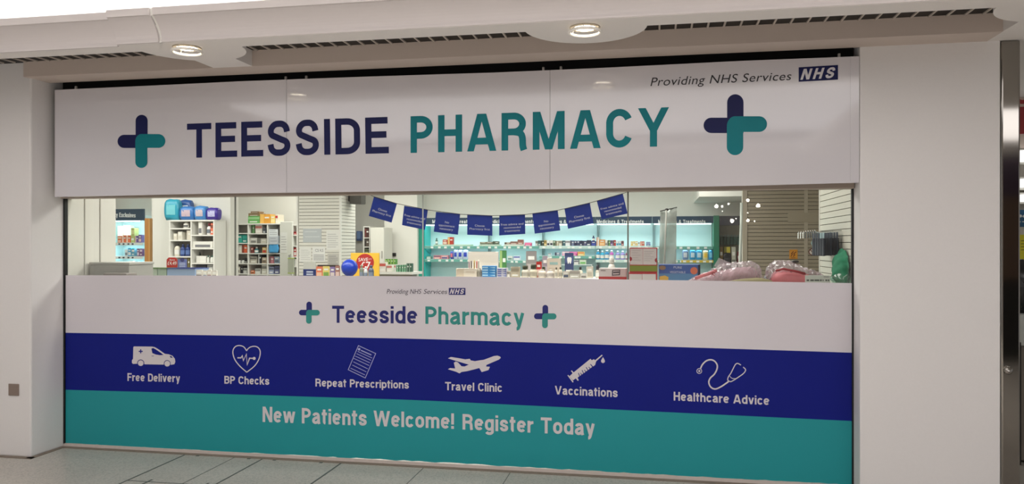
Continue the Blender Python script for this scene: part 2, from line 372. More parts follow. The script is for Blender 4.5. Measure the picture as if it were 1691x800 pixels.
# ------------------------------------------------------------------ materials
M_wall = mat('wall_paint', (232, 229, 228), 0.6, bump=0.08, bscale=90, vary=0.02)
M_jamb = mat('jamb_paint', (222, 219, 217), 0.6, bump=0.05, bscale=90)
M_soffit = mat('soffit_paint', (234, 229, 225), 0.7, vary=0.02, bscale=5)
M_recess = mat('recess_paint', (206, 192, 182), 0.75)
M_cove = mat('cove_paint', (212, 205, 204), 0.55)
M_white = mat('white_paint', (235, 233, 228), 0.6)
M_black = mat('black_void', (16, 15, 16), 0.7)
M_sign = mat('sign_panel_white', (218, 215, 220), 0.07, spec=0.9, coat=0.25)
M_navy = mat('sign_navy', (26, 30, 80), 0.4, spec=0.2)
M_teal = mat('sign_teal', (14, 124, 134), 0.4, spec=0.2)
M_vwhite = mat('vinyl_white', (218, 213, 219), 0.42, vary=0.01, bscale=3)
M_vblue = mat('vinyl_blue', (12, 26, 126), 0.45, spec=0.2)
M_vteal = mat('vinyl_teal', (38, 150, 156), 0.42, spec=0.25, vary=0.02, bscale=4)
M_vnavy = mat('vinyl_navy_letters', (24, 30, 110), 0.45)
M_vteal2 = mat('vinyl_teal_letters', (44, 142, 136), 0.45)
M_vletter = mat('vinyl_pale_letters', (214, 208, 212), 0.45)
M_vgrey = mat('vinyl_grey_letters', (78, 74, 88), 0.45)
M_ink = mat('sign_ink', (34, 32, 38), 0.4)
M_frame = mat('frame_beige', (176, 162, 150), 0.5)
M_gasket = mat('black_gasket', (12, 12, 12), 0.6)
M_steel = mat('stainless_steel', (150, 146, 140), 0.07, metal=1.0)
M_glass = glassmat('window_glass', (251, 252, 251), 1.72)
# terrazzo floor
def terrazzo():
    m = bpy.data.materials.new('terrazzo_floor'); m.use_nodes = True; nt = m.node_tree; b = nt.nodes['Principled BSDF']
    tc = nt.nodes.new('ShaderNodeTexCoord'); v = nt.nodes.new('ShaderNodeTexVoronoi'); v.inputs['Scale'].default_value = 110
    n = nt.nodes.new('ShaderNodeTexNoise'); n.inputs['Scale'].default_value = 1.6; n.inputs['Detail'].default_value = 3
    r = nt.nodes.new('ShaderNodeValToRGB'); r.color_ramp.elements[0].color = rgb(158, 156, 148); r.color_ramp.elements[1].color = rgb(190, 184, 176)
    r.color_ramp.elements[0].position = 0.1; r.color_ramp.elements[1].position = 0.6
    mx = nt.nodes.new('ShaderNodeMix'); mx.data_type = 'RGBA'; mx.blend_type = 'MULTIPLY'; mx.inputs[0].default_value = 0.35
    nt.links.new(tc.outputs['Object'], v.inputs['Vector']); nt.links.new(tc.outputs['Object'], n.inputs['Vector'])
    nt.links.new(v.outputs['Color'], r.inputs[0]); nt.links.new(r.outputs[0], mx.inputs[6]); nt.links.new(n.outputs['Color'], mx.inputs[7])
    r2 = nt.nodes.new('ShaderNodeValToRGB'); r2.color_ramp.elements[0].color = (0.75, 0.75, 0.72, 1); r2.color_ramp.elements[0].position = 0.3; r2.color_ramp.elements[1].color = (1, 1, 1, 1); r2.color_ramp.elements[1].position = 0.7
    nt.links.new(n.outputs['Fac'], r2.inputs[0]); nt.links.new(r2.outputs[0], mx.inputs[7])
    nt.links.new(mx.outputs[2], b.inputs['Base Color']); b.inputs['Roughness'].default_value = 0.3; return m
M_floor = terrazzo()
M_joint = mat('floor_joint', (84, 92, 88), 0.7)
M_thresh = mat('threshold_mortar', (128, 116, 104), 0.8, vary=0.15, bscale=30)
# ------------------------------------------------------------------ the mall: floor, walls, soffit
XL = PX(107.0, 0.0); XR = PX(1408.0, 0.0)          # clear opening of the shop front
ZS = 2.775
bm = bmesh.new(); add_box(bm, -12, 9, -12, 0.02, -0.1, 0.0); struct('floor', bm, M_floor)
bm = bmesh.new(); add_box(bm, -12, 9, 0.02, 9.2, -0.1, 0.0); struct('floor_shop', bm, mat('shop_vinyl_floor', (150, 146, 138), 0.4, vary=0.05))
# walls either side of the opening
bm = bmesh.new(); add_box(bm, -12, XL - 0.004, -0.325, 0.02, 0.0, 2.95, 0.012, seg=2); struct('wall_left', bm, M_wall)
bm = bmesh.new(); add_box(bm, XR + 0.004, 2.03, -0.16, 0.03, 0.0, 2.90, 0.006, seg=2); struct('wall_right', bm, M_wall)
# black reveal gaskets at the ends of the glass
for nm, x0, x1 in (('trim_1', XL - 0.004, XL + 0.009), ('trim_2', XR - 0.006, XR + 0.004)):
    bm = bmesh.new(); add_box(bm, x0, x1, -0.012, 0.02, 0.02, 1.95); struct(nm, bm, M_gasket)
# lintel behind the sign, black void above it
bm = bmesh.new(); add_box(bm, XL, XR, -0.05, 0.06, 1.912, 2.30, 0.003); struct('trim_3', bm, M_frame)
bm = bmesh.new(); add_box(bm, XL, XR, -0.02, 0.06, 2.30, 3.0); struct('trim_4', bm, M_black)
# right end of the frame (pale jamb strip)
# skirting / threshold strips
bm = bmesh.new()
add_box(bm, XL - 0.004, XR + 0.004, -0.012, 0.02, 0.0, 0.026)
struct('baseboard_front', bm, mat('sill_strip_white', (206, 196, 190), 0.6, bump=0.6, bscale=40, vary=0.08))
bm = bmesh.new(); add_box(bm, XL - 0.03, XR + 0.0, -0.055, -0.012, 0.0, 0.004); add_box(bm, XL - 0.02, XL + 0.03, -0.36, -0.05, 0.0, 0.004); add_box(bm, -12, XL + 0.03, -0.365, -0.32, 0.0, 0.004)
struct('baseboard_left', bm, M_thresh)
bm = bmesh.new(); rj = random.Random(3)
for X, wd in ((-3.42, 0.012), (-2.80, 0.012), (-2.195, 0.012), (-3.02, 0.005), (-1.585, 0.004), (-0.97, 0.004)):
    add_box(bm, X - wd / 2, X + wd / 2, -2.6, -0.055, 0.0, 0.0015)
add_box(bm, -3.42, -2.5, -0.69, -0.683, 0.0, 0.0015)
for X in (-3.27, -2.86): add_box(bm, X - 0.007, X + 0.007, -0.735, -0.64, 0.0, 0.0016)
for X in (-3.31, -2.90, -2.70, -2.34): add_box(bm, X - 0.012, X + 0.012, -0.075, -0.055, 0.0, 0.0016)
struct('trim_5', bm, M_joint)
# soffit with its recessed channel, cut by the round downlight plates
YN, YF, YE, RD = -0.865, -0.375, -1.035, 0.345
def arc(cx, cy, r, a0, a1, n=20): return [(cx + r * math.cos(a0 + (a1 - a0) * k / n), cy + r * math.sin(a0 + (a1 - a0) * k / n)) for k in range(n + 1)]
DL = [(-2.84, -0.905), (-0.385, -0.897), (2.07, -0.897)]
def bulge_to(cx, cy, ya, xb=None):
    """angles at which the disc edge crosses y = ya"""
    return math.asin((ya - cy) / RD)
out = [(-12, YE), (1.86, YE), (1.86, -6), (9, -6), (9, 4.0), (2.04, 4.0), (2.04, -0.10), (1.957, -0.10), (1.957, YF)]
cx, cy = DL[2]; a1 = PI - bulge_to(cx, cy, YN); a0 = PI - math.acos((cx - 1.957) / RD)
out += arc(cx, cy, RD, a0, a1, 12)
cx, cy = DL[1]; a = bulge_to(cx, cy, YN); out += arc(cx, cy, RD, a, PI - a, 28)
cx, cy = DL[0]; a = bulge_to(cx, cy, YN)
out += arc(cx, cy, RD, a, math.acos((-2.70 - cx) / RD), 12) + [(-2.70, YF), (-2.99, YF)] + arc(cx, cy, RD, PI - math.acos((cx + 2.99) / RD), PI - a, 12)
out += [(-12, YN)]
bm = bmesh.new(); add_prism(bm, [(x, y, ZS) for x, y in out], (0, 0, 0.109)); struct('ceiling_soffit', bm, M_soffit)
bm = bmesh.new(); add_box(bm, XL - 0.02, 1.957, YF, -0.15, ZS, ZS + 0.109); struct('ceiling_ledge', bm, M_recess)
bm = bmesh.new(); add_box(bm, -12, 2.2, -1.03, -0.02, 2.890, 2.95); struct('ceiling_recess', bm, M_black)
# cove above the soffit edge
def sweep_x(name, prof, x0, x1, m, isstruct=True):
    bm = bmesh.new(); a = [bm.verts.new((x0, y, z)) for y, z in prof]; b = [bm.verts.new((x1, y, z)) for y, z in prof]; n = len(prof)
    for k in range(n):
        f = bm.faces.new((a[k], a[(k + 1) % n], b[(k + 1) % n], b[k]))
    fa = bm.faces.new(a); fb = bm.faces.new(b[::-1]); fa.normal_update(); fb.normal_update(); bmesh.ops.triangulate(bm, faces=[fa, fb])
    return struct(name, bm, m) if isstruct else bm
def cove_prof(dy=0, dz=0):
    pts = [(-0.975, 2.778), (-0.990, 2.778), (-0.992, 2.790), (-0.986, 2.795)]
    for k in range(9):
        t = k / 8; pts.append((-0.986 - 0.075 * t ** 1.8, 2.797 + 0.128 * t ** 0.9))
    pts += [(-1.064, 2.928), (-1.075, 2.930), (-1.078, 2.972), (-1.066, 2.976), (-1.05, 2.93), (-0.975, 2.85)]
    return [(y + dy - 0.05, z + dz - (0.012 if z > 2.79 else 0.0)) for y, z in pts]
XJ1 = -3.22; XJ2 = -2.93
sweep_x('trim_6', cove_prof(0.0, -0.012), -12, XJ1, M_cove)
sweep_x('trim_7', cove_prof(-0.012, -0.004), XJ1, XJ2 - 0.008, M_cove)
sweep_x('trim_8', cove_prof(), XJ2 + 0.008, 1.86, M_cove)
sweep_x('painted_light_leak', cove_prof(0.004, -0.003), XJ2 - 0.008, XJ2 + 0.008, M_white)  # white strip in the joint: light leaking from the cove, painted on
bm = bmesh.new(); add_box(bm, -12, 2.2, -0.70, -0.62, 2.95, 3.72); struct('wall_cove', bm, M_white)
bm = bmesh.new(); add_box(bm, -12, 9, -12, -0.62, 3.70, 3.78); struct('ceiling', bm, M_white)
# far side of the mall (behind the camera, seen only in reflections)
bm = bmesh.new(); add_box(bm, -12, 9, -12.1, -11.9, 0, 3.7); struct('wall_back', bm, mat('far_wall', (190, 182, 176), 0.7))
bm = bmesh.new(); add_box(bm, -12, 9, -12, -9.25, 3.30, 3.40); struct('ceiling_far', bm, M_soffit)
for z0, z1, c in ((0, 1.1, (30, 28, 26)), (1.101, 2.2, (92, 72, 58)), (2.201, 2.75, (58, 40, 62))):
    bm = bmesh.new(); add_box(bm, 3.6, 7.2, -7.2, -6.4, z0, z1, 0.01); struct('reflected_dark_block', bm, mat('opposite_%d' % int(z0 * 10), c, 0.5))  # unseen dark block added for its reflection in the steel column
M_spot = mat('spot_glow', (255, 252, 244), 0.4, emit=((255, 250, 240), 26.0))
bm = bmesh.new()
for px, py, r in ((1183, 341, .042), (1192.5, 341, .026), (1203, 337, .024), (1209, 365, .044), (1215.5, 361.5, .018), (1235, 331, .036), (1252, 340, .046), (1235, 364.5, .036), (1246, 366, .018), (1235, 352, .014), (1193, 349, .012)):
    q = P(px, py, 11.6); q.y = -11.6
    g = bmesh.ops.create_icosphere(bm, subdivisions=2, radius=r); bmesh.ops.translate(bm, verts=g['verts'], vec=q)
struct('ceiling_spots', bm, M_spot)
# downlights
M_lamp = mat('downlight_lamp', (255, 246, 226), 0.5, emit=((255, 240, 214), 14.0))
M_ring = mat('downlight_ring', (250, 246, 238), 0.35, emit=None)
for k, ((x, y), wh) in enumerate(zip(DL[:2], ('round ceiling downlight on the left soffit plate beside the cove joint', 'round ceiling downlight on the half disc above the sign'))):
    t = thing('ceiling_downlight', (x, y, ZS), wh, 'light', 'downlights in the soffit')
    bm = bmesh.new(); add_tube(bm, [(x + 0.087 * math.cos(2 * PI * q / 40), y + 0.087 * math.sin(2 * PI * q / 40), ZS - 0.027) for q in range(41)], 0.0085, 10)
    for a in (0.5, 2.6, 4.7): add_tube(bm, [(x + 0.087 * math.cos(a), y + 0.087 * math.sin(a), ZS - 0.021), (x + 0.080 * math.cos(a), y + 0.080 * math.sin(a), ZS - 0.003)], 0.0035, 6)
    obj('drop_ring', bm, mat('downlight_ring', (250, 246, 238), 0.35, emit=((255, 246, 226), 2.6)), t)
    bm = bmesh.new(); add_lathe(bm, (x, y, ZS), [(0.066, -0.006), (0.068, -0.009), (0.084, -0.006), (0.086, -0.0005), (0.066, -0.0005)], 40); obj('trim_ring', bm, mat('downlight_trim', (186, 176, 160), 0.4), t)
    bm = bmesh.new(); add_lathe(bm, (x, y, ZS), [(0.001, -0.010), (0.050, -0.010), (0.062, -0.006), (0.064, -0.0005), (0.001, -0.0005)], 40); obj('lamp', bm, M_lamp, t)
    l = bpy.data.lights.new('downlight_beam', 'SPOT'); l.energy = 22; l.spot_size = math.radians(100); l.spot_blend = 0.8; l.color = (1, 0.92, 0.8); l.shadow_soft_size = 0.05
    lo = bpy.data.objects.new('downlight_beam', l); lo.location = (x, y, ZS - 0.045); COL.objects.link(lo)
# vent grilles
M_vent = mat('vent_dark', (44, 38, 34), 0.7); M_slat = mat('vent_slat', (196, 186, 176), 0.5)
for x0, x1, lab in ((-7.2, -2.99, 'white slotted air vent in the left ceiling recess over the pillar'), (-2.70, 1.957, 'long white slotted air vent in the ceiling recess above the sign')):
    t = thing('air_vent', ((x0 + x1) / 2, -0.57, 2.885), lab, 'vent', 'air vents in the ceiling recess')
    box('vent_back', x0 + 0.002, x1 - 0.002, YN - 0.05, YF - 0.001, 2.8842, 2.8895, M_vent, t)
    bm = bmesh.new(); n = int((x1 - x0) / 0.096)
    for k in range(n + 1):
        X = x0 + 0.04 + 0.096 * k
        if X < x1 - 0.01: add_box(bm, X - 0.0055, X + 0.0055, YN - 0.05, YF - 0.003, 2.876, 2.8841)
    obj('vent_slats', bm, M_slat, t)
# ------------------------------------------------------------------ stainless column cladding at the end of the right wall
t = thing('column_cladding', (2.08, -0.1, 0), 'polished stainless steel column facing at the end of the right wall', 'column')
XC0, XC1 = 2.031, 2.135
box('steel_facing', XC0, XC1, -0.168, 0.03, 0.0, 2.772, M_steel, t, 0.01, seg=3)
bm = bmesh.new(); c = P(1664, 612, -0.168); prof = [(0.0, -0.02), (0.018, -0.02), (0.024, -0.012), (0.018, -0.004), (0.018, 0.006)]
add_lathe(bm, (0, 0, 0), prof, 20); bmesh.ops.rotate(bm, verts=bm.verts, matrix=Matrix.Rotation(-PI / 2, 3, 'X')); bmesh.ops.translate(bm, verts=bm.verts, vec=c)
obj('door_stop', bm, M_steel, t)
# small grey plate on the left wall
a = P(15, 634, -0.325); b = P(32, 654, -0.325)
t = thing('cover_plate', (a.x, -0.325, b.z), 'small square taupe blank plate low on the left wall', 'plate')
box('plate', a.x, b.x, -0.333, -0.3255, b.z, a.z, mat('plate_taupe', (138, 122, 112), 0.45), t, 0.002)
# ------------------------------------------------------------------ the fascia sign
YS = -0.150
sgn = thing('fascia_sign', (PX(740, YS), YS, 1.93), 'long white shop fascia sign reading TEESSIDE PHARMACY above the window', 'sign')
s_top = [(88, 148.8), (250, 141.5), (400, 134.2), (610, 126.5), (820, 119.8), (1000, 112), (1220, 100.8), (1419, 93)]
s_bot = [(92, 325.5), (340, 320.2), (600, 317), (820, 314), (1040, 310.8), (1230, 307), (1419, 302)]
for x0, x1 in ((90.5, 472.8), (473.4, 907.8), (908.4, 1418.5)):
    band('sign_panel', s_top, s_bot, x0, x1, YS, 0.02, M_sign, sgn)
for x, dz in ((124, 0), (471, 0), (505, 0), (897, 0), (926, 0), (1386, 0)):
    c = P(x, interp(s_top, x), YS); box('fixing_clip', c.x - 0.008, c.x + 0.008, YS + 0.002, YS + 0.018, c.z - 0.004, c.z + 0.024, mat('clip_metal', (160, 158, 156), 0.35, metal=0.6), sgn, 0.002)
# end cap on the right
c = P(1405, 200, YS)
band('end_cap', [(1404, 93.5), (1419, 93)], [(1404, 300), (1419, 300)], 1404.5, 1418.8, YS - 0.004, 0.004, M_sign, sgn, 2)
YT = YS - 0.0012
bold_lettering('lettering', 'TEESSIDE', (310, 204.5), (640, 193.2), (310, 261), (640.9, 253.4), YT, M_navy, sgn)
bold_lettering('lettering', 'PHARMACY', (678, 192.2), (1104, 177.2), (678, 252.9), (1104, 241.8), YT, M_teal, sgn)
px_lettering('lettering', 'Providing NHS Services', (1074, 128.6), (1307, 118.4), (1074, 142.4), (1307, 132.2), YT, M_ink, sgn, bold=0, shear=0.22, space=1.05)
def nhs(parent, tl, tr, bl, br, Y, mplate, mlet):
    g = bpy.data.objects.new('nhs_logo', None); c = P(*bl, Y); g.empty_display_size = 0.03; COL.objects.link(g); g.parent = parent; g.location = c - parent_world(parent)
    bm = bmesh.new(); add_prism(bm, [P(*p, Y) for p in (tl, tr, br, bl)], (0, -0.0008, 0)); obj('logo_plate', bm, mplate, g)
    def q(u, v):
        a = Vector(tl).lerp(Vector(tr), u); b = Vector(bl).lerp(Vector(br), u); return tuple(a.lerp(b, v))
    bold_lettering('logo_letters', 'NHS', q(0.13, 0.13), q(0.96, 0.13), q(0.04, 0.87), q(0.87, 0.87), Y - 0.001, mlet, g, t=0.21)
    return g
nhs(sgn, (1318.9, 111.4), (1383.8, 107.4), (1318.9, 135.2), (1383.8, 131.6), YT, M_navy, M_sign)
def cross(parent, Y, vx0, vx1, top, bot, left, right, yl0, yl1, yr0, yr1, md, mt):
    """plus sign: dark bar up and left, teal bar right and down in front of it"""
    g = bpy.data.objects.new('cross_logo', None); g.empty_display_size = 0.03; COL.objects.link(g); g.parent = parent; g.location = P((vx0 + vx1) / 2, bot, Y) - parent_world(parent)
    wv = vx1 - vx0; xm = (vx0 + vx1) / 2; rv = wv / 2
    def cap(cx, cy, rx, ry, a0, a1): return [(cx + rx * math.cos(a0 + (a1 - a0) * k / 14), cy + ry * math.sin(a0 + (a1 - a0) * k / 14)) for k in range(15)]
    hl = (yl1 - yl0) / 2; hr = (yr1 - yr0) / 2
    d = cap(xm, top + rv, rv, rv, PI, 2 * PI) + [(vx1, yl1), ] + [(left + hl, yl1)] + cap(left + hl, (yl0 + yl1) / 2, hl, hl, PI / 2, 3 * PI / 2) + [(vx0, yl0)]
    bm = bmesh.new(); fill_loops(bm, [d], Y, 0.0006, ident); obj('dark_bar', bm, md, g)
    t_ = cap(xm - rv * 0.0, yr0 + wv * 0.62, rv, wv * 0.62, PI, 3 * PI / 2)
    t_ = [(vx0 - 0.5 + (x - vx0), y) for x, y in t_]
    t_ += cap(right - hr, (yr0 + yr1) / 2, hr, hr, -PI / 2, PI / 2) + [(vx1 - 0.5, yr1)] + cap(xm - 0.5, bot - rv, rv, rv, 0, PI)
    bm = bmesh.new(); fill_loops(bm, [t_], Y - 0.0008, 0.0006, ident); obj('teal_bar', bm, mt, g)
cross(sgn, YT, 224, 243.8, 189.8, 277.5, 194.2, 273, 222.8, 244.6, 221.6, 244.4, M_navy, M_teal)
cross(sgn, YT, 1200.8, 1227.8, 155.8, 256.5, 1161.9, 1266.7, 194.5, 219.9, 192.2, 218, M_navy, M_teal)
# ------------------------------------------------------------------ glass panes and the printed vinyl on them
for k, (a, b) in enumerate(((109, 387.6), (388.4, 697.6), (698.4, 1036.6), (1037.4, 1406.5))):
    bm = bmesh.new(); add_box(bm, PX(a, 0.0), PX(b, 0.0), 0.0, 0.010, 0.026, 1.925); struct('window_%d' % (k + 1), bm, M_glass)
M_seam = mat('silicone_seam_dark', (110, 112, 104), 0.4); M_seam2 = mat('silicone_seam_pale', (196, 200, 194), 0.4)
for nm, x, m_, wd in (('trim_9', 388, M_seam, 0.006), ('trim_10', 698, M_seam2, 0.006), ('trim_11', 1037, M_seam, 0.010)):
    X = PX(x, 0.0); bm = bmesh.new(); add_box(bm, X - wd / 2, X + wd / 2, -0.001, 0.012, 1.30, 1.92); struct(nm, bm, m_)
YV = -0.004
vin = thing('window_vinyl', (PX(740, YV), YV, 0.03), 'printed vinyl covering the lower shop window in white, blue and teal bands', 'window sign')
v_top = [(108, 455), (560, 456), (820, 457.6), (1000, 461.5), (1260, 465.5), (1408, 468)]
b_top = [(108, 550), (360, 554.3), (680, 559.7), (1000, 569.8), (1320, 580), (1408, 583)]
b_bot = [(108, 644.3), (360, 651), (680, 661), (1000, 676.4), (1320, 691.8), (1408, 696)]
v_bot = [(108, 732.2), (180, 736.6), (440, 750), (720, 764), (1100, 785), (1300, 795.7), (1408, 801.5)]
band('white_band', v_top, b_top, 108.4, 1406.8, YV, 0.002, M_vwhite, vin, 26)
band('blue_band', b_top, b_bot, 108.4, 1406.8, YV, 0.002, M_vblue, vin, 26)
rt = random.Random(9); v_bot = [(x, interp(v_bot, x) + rt.uniform(-0.9, 0.9)) for x in [108 + 13 * k for k in range(101)]]
band('teal_band', b_bot, v_bot, 108.4, 1406.8, YV, 0.002, M_vteal, vin, 100)
YL = YV - 0.0006
def vt(s, tl, tr, bl, br, m, **kw):
    if kw: px_lettering('lettering', s, tl, tr, bl, br, YL, m, vin, thick=0.0005, **kw)
    else: bold_lettering('lettering', s, tl, tr, bl, br, YL, m, vin)
vt('Teesside', (549, 505.3), (689, 506.4), (549, 533.5), (689, 535), M_vnavy)
vt('Pharmacy', (702.5, 506.4), (865.6, 509.8), (702.5, 535.2), (865.6, 539), M_vteal2)
vt('Providing NHS', (638.6, 477.8), (695.8, 478), (638.6, 485.4), (695.8, 485.6), M_vgrey, bold=0, cond=1, shear=0.22)
vt('Services', (699.5, 478), (738.6, 478.2), (699.5, 485.6), (738.6, 485.8), M_vgrey, bold=0, cond=1, shear=0.22)
nhs(vin, (741.2, 475.9), (768.6, 476.1), (741.2, 487.2), (768.6, 487.5), YL, M_vnavy, M_vletter)
cross(vin, YL, 506, 515.1, 498.6, 535, 493.7, 527.9, 512.1, 521.2, 512.2, 521.4, M_vnavy, M_vteal2)
cross(vin, YL, 895.8, 905.2, 504, 542.3, 881.9, 919, 517.9, 527.6, 518, 527.8, M_vnavy, M_vteal2)
vt('Free Delivery', (210.6, 616.6), (297.2, 618.6), (210.6, 629.6), (297.2, 631.7), M_vletter)
vt('BP Checks', (370.6, 621.3), (444.7, 623.1), (370.6, 634.1), (444.7, 636.1), M_vletter)
vt('Repeat Prescriptions', (521, 625.7), (675.3, 629.2), (521, 638.7), (675.3, 642.4), M_vletter)
vt('Travel Clinic', (735.2, 631.2), (829.4, 634), (735.2, 644.8), (829.4, 647.8), M_vletter)
vt('Vaccinations', (916.4, 637.7), (1020, 642), (916.4, 651.7), (1020, 656.6), M_vletter)
vt('Healthcare Advice', (1112.5, 647.5), (1270.3, 654.8), (1112.5, 661.9), (1270.3, 669.5), M_vletter)
vt('New Patients Welcome!', (433.8, 672), (749.7, 683.4), (433.8, 697.4), (749.7, 708.9), M_vletter)
vt('Register Today', (763.9, 684.2), (982, 693.6), (763.9, 709.9), (982, 720), M_vletter)
TK = 0.0005
# van
mp = crop(200, 560, 9.409); bm = bmesh.new()
rear = circ(305, 378, 56, 14, math.radians(10), -math.radians(190)); front = circ(717, 385, 54, 14, math.radians(15), -math.radians(195))
van = [(190, 132), (200, 119), (480, 121), (520, 128), (580, 162), (680, 234), (740, 240), (800, 265), (835, 310), (842, 360), (826, 396), (772, 404)] + front + [(660, 401), (364, 396)] + rear + [(185, 390), (168, 372), (170, 332), (186, 312)]
win = [(470, 152), (500, 143), (540, 165), (600, 205), (660, 250), (600, 255), (540, 245), (485, 222)]
def plus(cx, cy, l, h): return [(cx - h, cy - l), (cx + h, cy - l), (cx + h, cy - h), (cx + l, cy - h), (cx + l, cy + h), (cx + h, cy + h), (cx + h, cy + l), (cx - h, cy + l), (cx - h, cy + h), (cx - l, cy + h), (cx - l, cy - h), (cx - h, cy - h)]
fill_loops(bm, [van, win, plus(305, 195, 32, 9), [(752, 262), (780, 270), (808, 295), (770, 295)], [(470, 264), (512, 264), (505, 272), (480, 272)]], YL, TK, mp)
fill_loops(bm, [circ(305, 378, 44)], YL, TK, mp); fill_loops(bm, [circ(717, 386, 44)], YL, TK, mp)
obj('van_pictogram', bm, M_vletter, vin)
# heart with trace
mp = crop(360, 560, 9.41); bm = bmesh.new()
hl = smooth_line([(445, 188), (400, 125), (330, 104), (270, 122), (236, 172), (234, 240), (266, 330), (340, 425), (447, 520)], 5)
hr = smooth_line([(447, 520), (560, 430), (625, 340), (654, 250), (652, 180), (618, 132), (560, 116), (500, 130), (462, 160), (445, 188)], 5)
stroke(bm, hl, 15, YL, TK, mp); stroke(bm, hr, 15, YL, TK, mp)
stroke(bm, [(302, 296), (357, 296), (378, 264), (395, 338), (442, 238), (453, 405), (490, 302), (560, 305)], 18, YL, TK, mp)
fill_loops(bm, [circ(562, 305, 23)], YL - 0.0002, TK, mp); obj('heart_pictogram', bm, M_vletter, vin)
# prescription sheet
mp = crop(510, 560, 8.422); bm = bmesh.new()
stroke(bm, [(690, 95), (930, 205), (785, 545), (548, 430)], 9, YL, TK, mp, True)
for a, b in (((680, 175), (880, 268)), ((665, 207), (865, 300)), ((645, 240), (850, 335)), ((625, 272), (838, 372)), ((620, 320), (820, 418)), ((605, 365), (800, 460)), ((580, 408), (780, 503))): stroke(bm, [a, b], 8, YL, TK, mp)
stroke(bm, [(725, 160), (870, 225)], 14, YL, TK, mp); fill_loops(bm, [circ(700, 145, 18, 14)], YL, TK, mp)
obj('prescription_pictogram', bm, mat('vinyl_pale_blue', (168, 170, 214), 0.45), vin)
# aeroplane
mp = crop(720, 570, 8.886); bm = bmesh.new()
fill_loops(bm, [[(175, 198), (220, 178), (330, 195), (430, 213), (495, 205), (510, 228), (570, 240), (640, 228), (700, 220), (850, 164), (900, 158), (940, 172), (952, 190), (925, 215), (740, 295), (735, 318), (792, 322), (770, 370), (720, 385), (670, 399), (635, 340), (560, 360), (460, 385), (375, 398), (345, 418), (295, 395), (175, 358), (205, 342), (282, 347), (262, 262), (290, 245), (320, 255), (375, 315), (420, 318), (482, 290), (440, 278), (310, 240)]], YL, TK, mp)
obj('aeroplane_pictogram', bm, M_vletter, vin)
# syringe
mp = crop(900, 575, 8.42); bm = bmesh.new()
syr = [(340, 395), (385, 352), (360, 322), (373, 312), (398, 342), (632, 152), (650, 172), (680, 158), (697, 172), (790, 94), (801, 106), (710, 188), (697, 238), (668, 258), (637, 224), (628, 230), (655, 266)]
syr += [(630, 285), (612, 262), (604, 268), (622, 291), (600, 306), (575, 266), (566, 272), (592, 312), (570, 328), (552, 303), (544, 309), (562, 334), (540, 350), (520, 308), (510, 314), (532, 356), (512, 370), (498, 344), (490, 350), (504, 376), (486, 390), (470, 346), (460, 352), (476, 396), (452, 414), (468, 450), (456, 459), (428, 424), (388, 452)]
fill_loops(bm, [syr], YL, TK, mp)
fill_loops(bm, [[(312, 382), (324, 376), (397, 472), (386, 483)]], YL - 0.0001, TK, mp)
fill_loops(bm, [[(806, 128), (820, 152), (833, 178), (830, 200), (806, 213), (783, 200), (779, 178), (792, 152)]], YL, TK, mp)
obj('syringe_pictogram', bm, M_vletter, vin)
# stethoscope
mp = crop(1100, 580, 8.0); bm = bmesh.new()
stroke(bm, smooth_line([(455, 232), (480, 180), (530, 132), (590, 117), (640, 136), (674, 185), (670, 245), (635, 310), (585, 357), (564, 410), (580, 465), (620, 498), (665, 501), (730, 470), (780, 437), (825, 405)], 4), 19, YL, TK, mp)
stroke(bm, circ(438, 266, 32), 9, YL, TK, mp, True); fill_loops(bm, [circ(438, 266, 14, 14)], YL, TK, mp)
stroke(bm, smooth_line([(1018, 214), (1050, 250), (1022, 298), (950, 350), (885, 392), (848, 406), (815, 385), (822, 345), (855, 295), (885, 235), (915, 180), (945, 165), (988, 187)], 4), 13, YL - 0.0001, TK, mp)
stroke(bm, smooth_line([(842, 335), (870, 362), (918, 366)], 4), 8, YL, TK, mp); obj('stethoscope_pictogram', bm, M_vletter, vin)
# ================================================================== the shop interior
ORD = ['first', 'second', 'third', 'fourth', 'fifth', 'sixth', 'seventh', 'eighth', 'ninth', 'tenth', 'eleventh', 'twelfth', 'thirteenth', 'fourteenth', 'fifteenth', 'sixteenth', 'seventeenth', 'eighteenth', 'nineteenth', 'twentieth']
M_cream = mat('shop_cream_wall', (228, 227, 219), 0.65, vary=0.015, bscale=2)
M_cream2 = mat('shop_cream_panel', (220, 218, 208), 0.6)
M_lam = mat('white_laminate', (232, 231, 224), 0.4)
M_slatboard = mat('slatwall_white', (226, 224, 214), 0.45)
M_slatgroove = mat('slatwall_groove', (96, 92, 84), 0.7)
M_taupe = mat('slatwall_taupe', (168, 158, 136), 0.5); M_taupeg = mat('slatwall_taupe_groove', (84, 76, 62), 0.7)
M_print = mat('print_grey', (120, 120, 124), 0.6); M_paper = mat('paper_white', (238, 238, 234), 0.7)
M_chrome = mat('chrome_wire', (200, 200, 200), 0.2, metal=1.0)
def ppx(px, Y): return PX(px, Y)
def zpx(px, py, Y): return P(px, py, Y).z
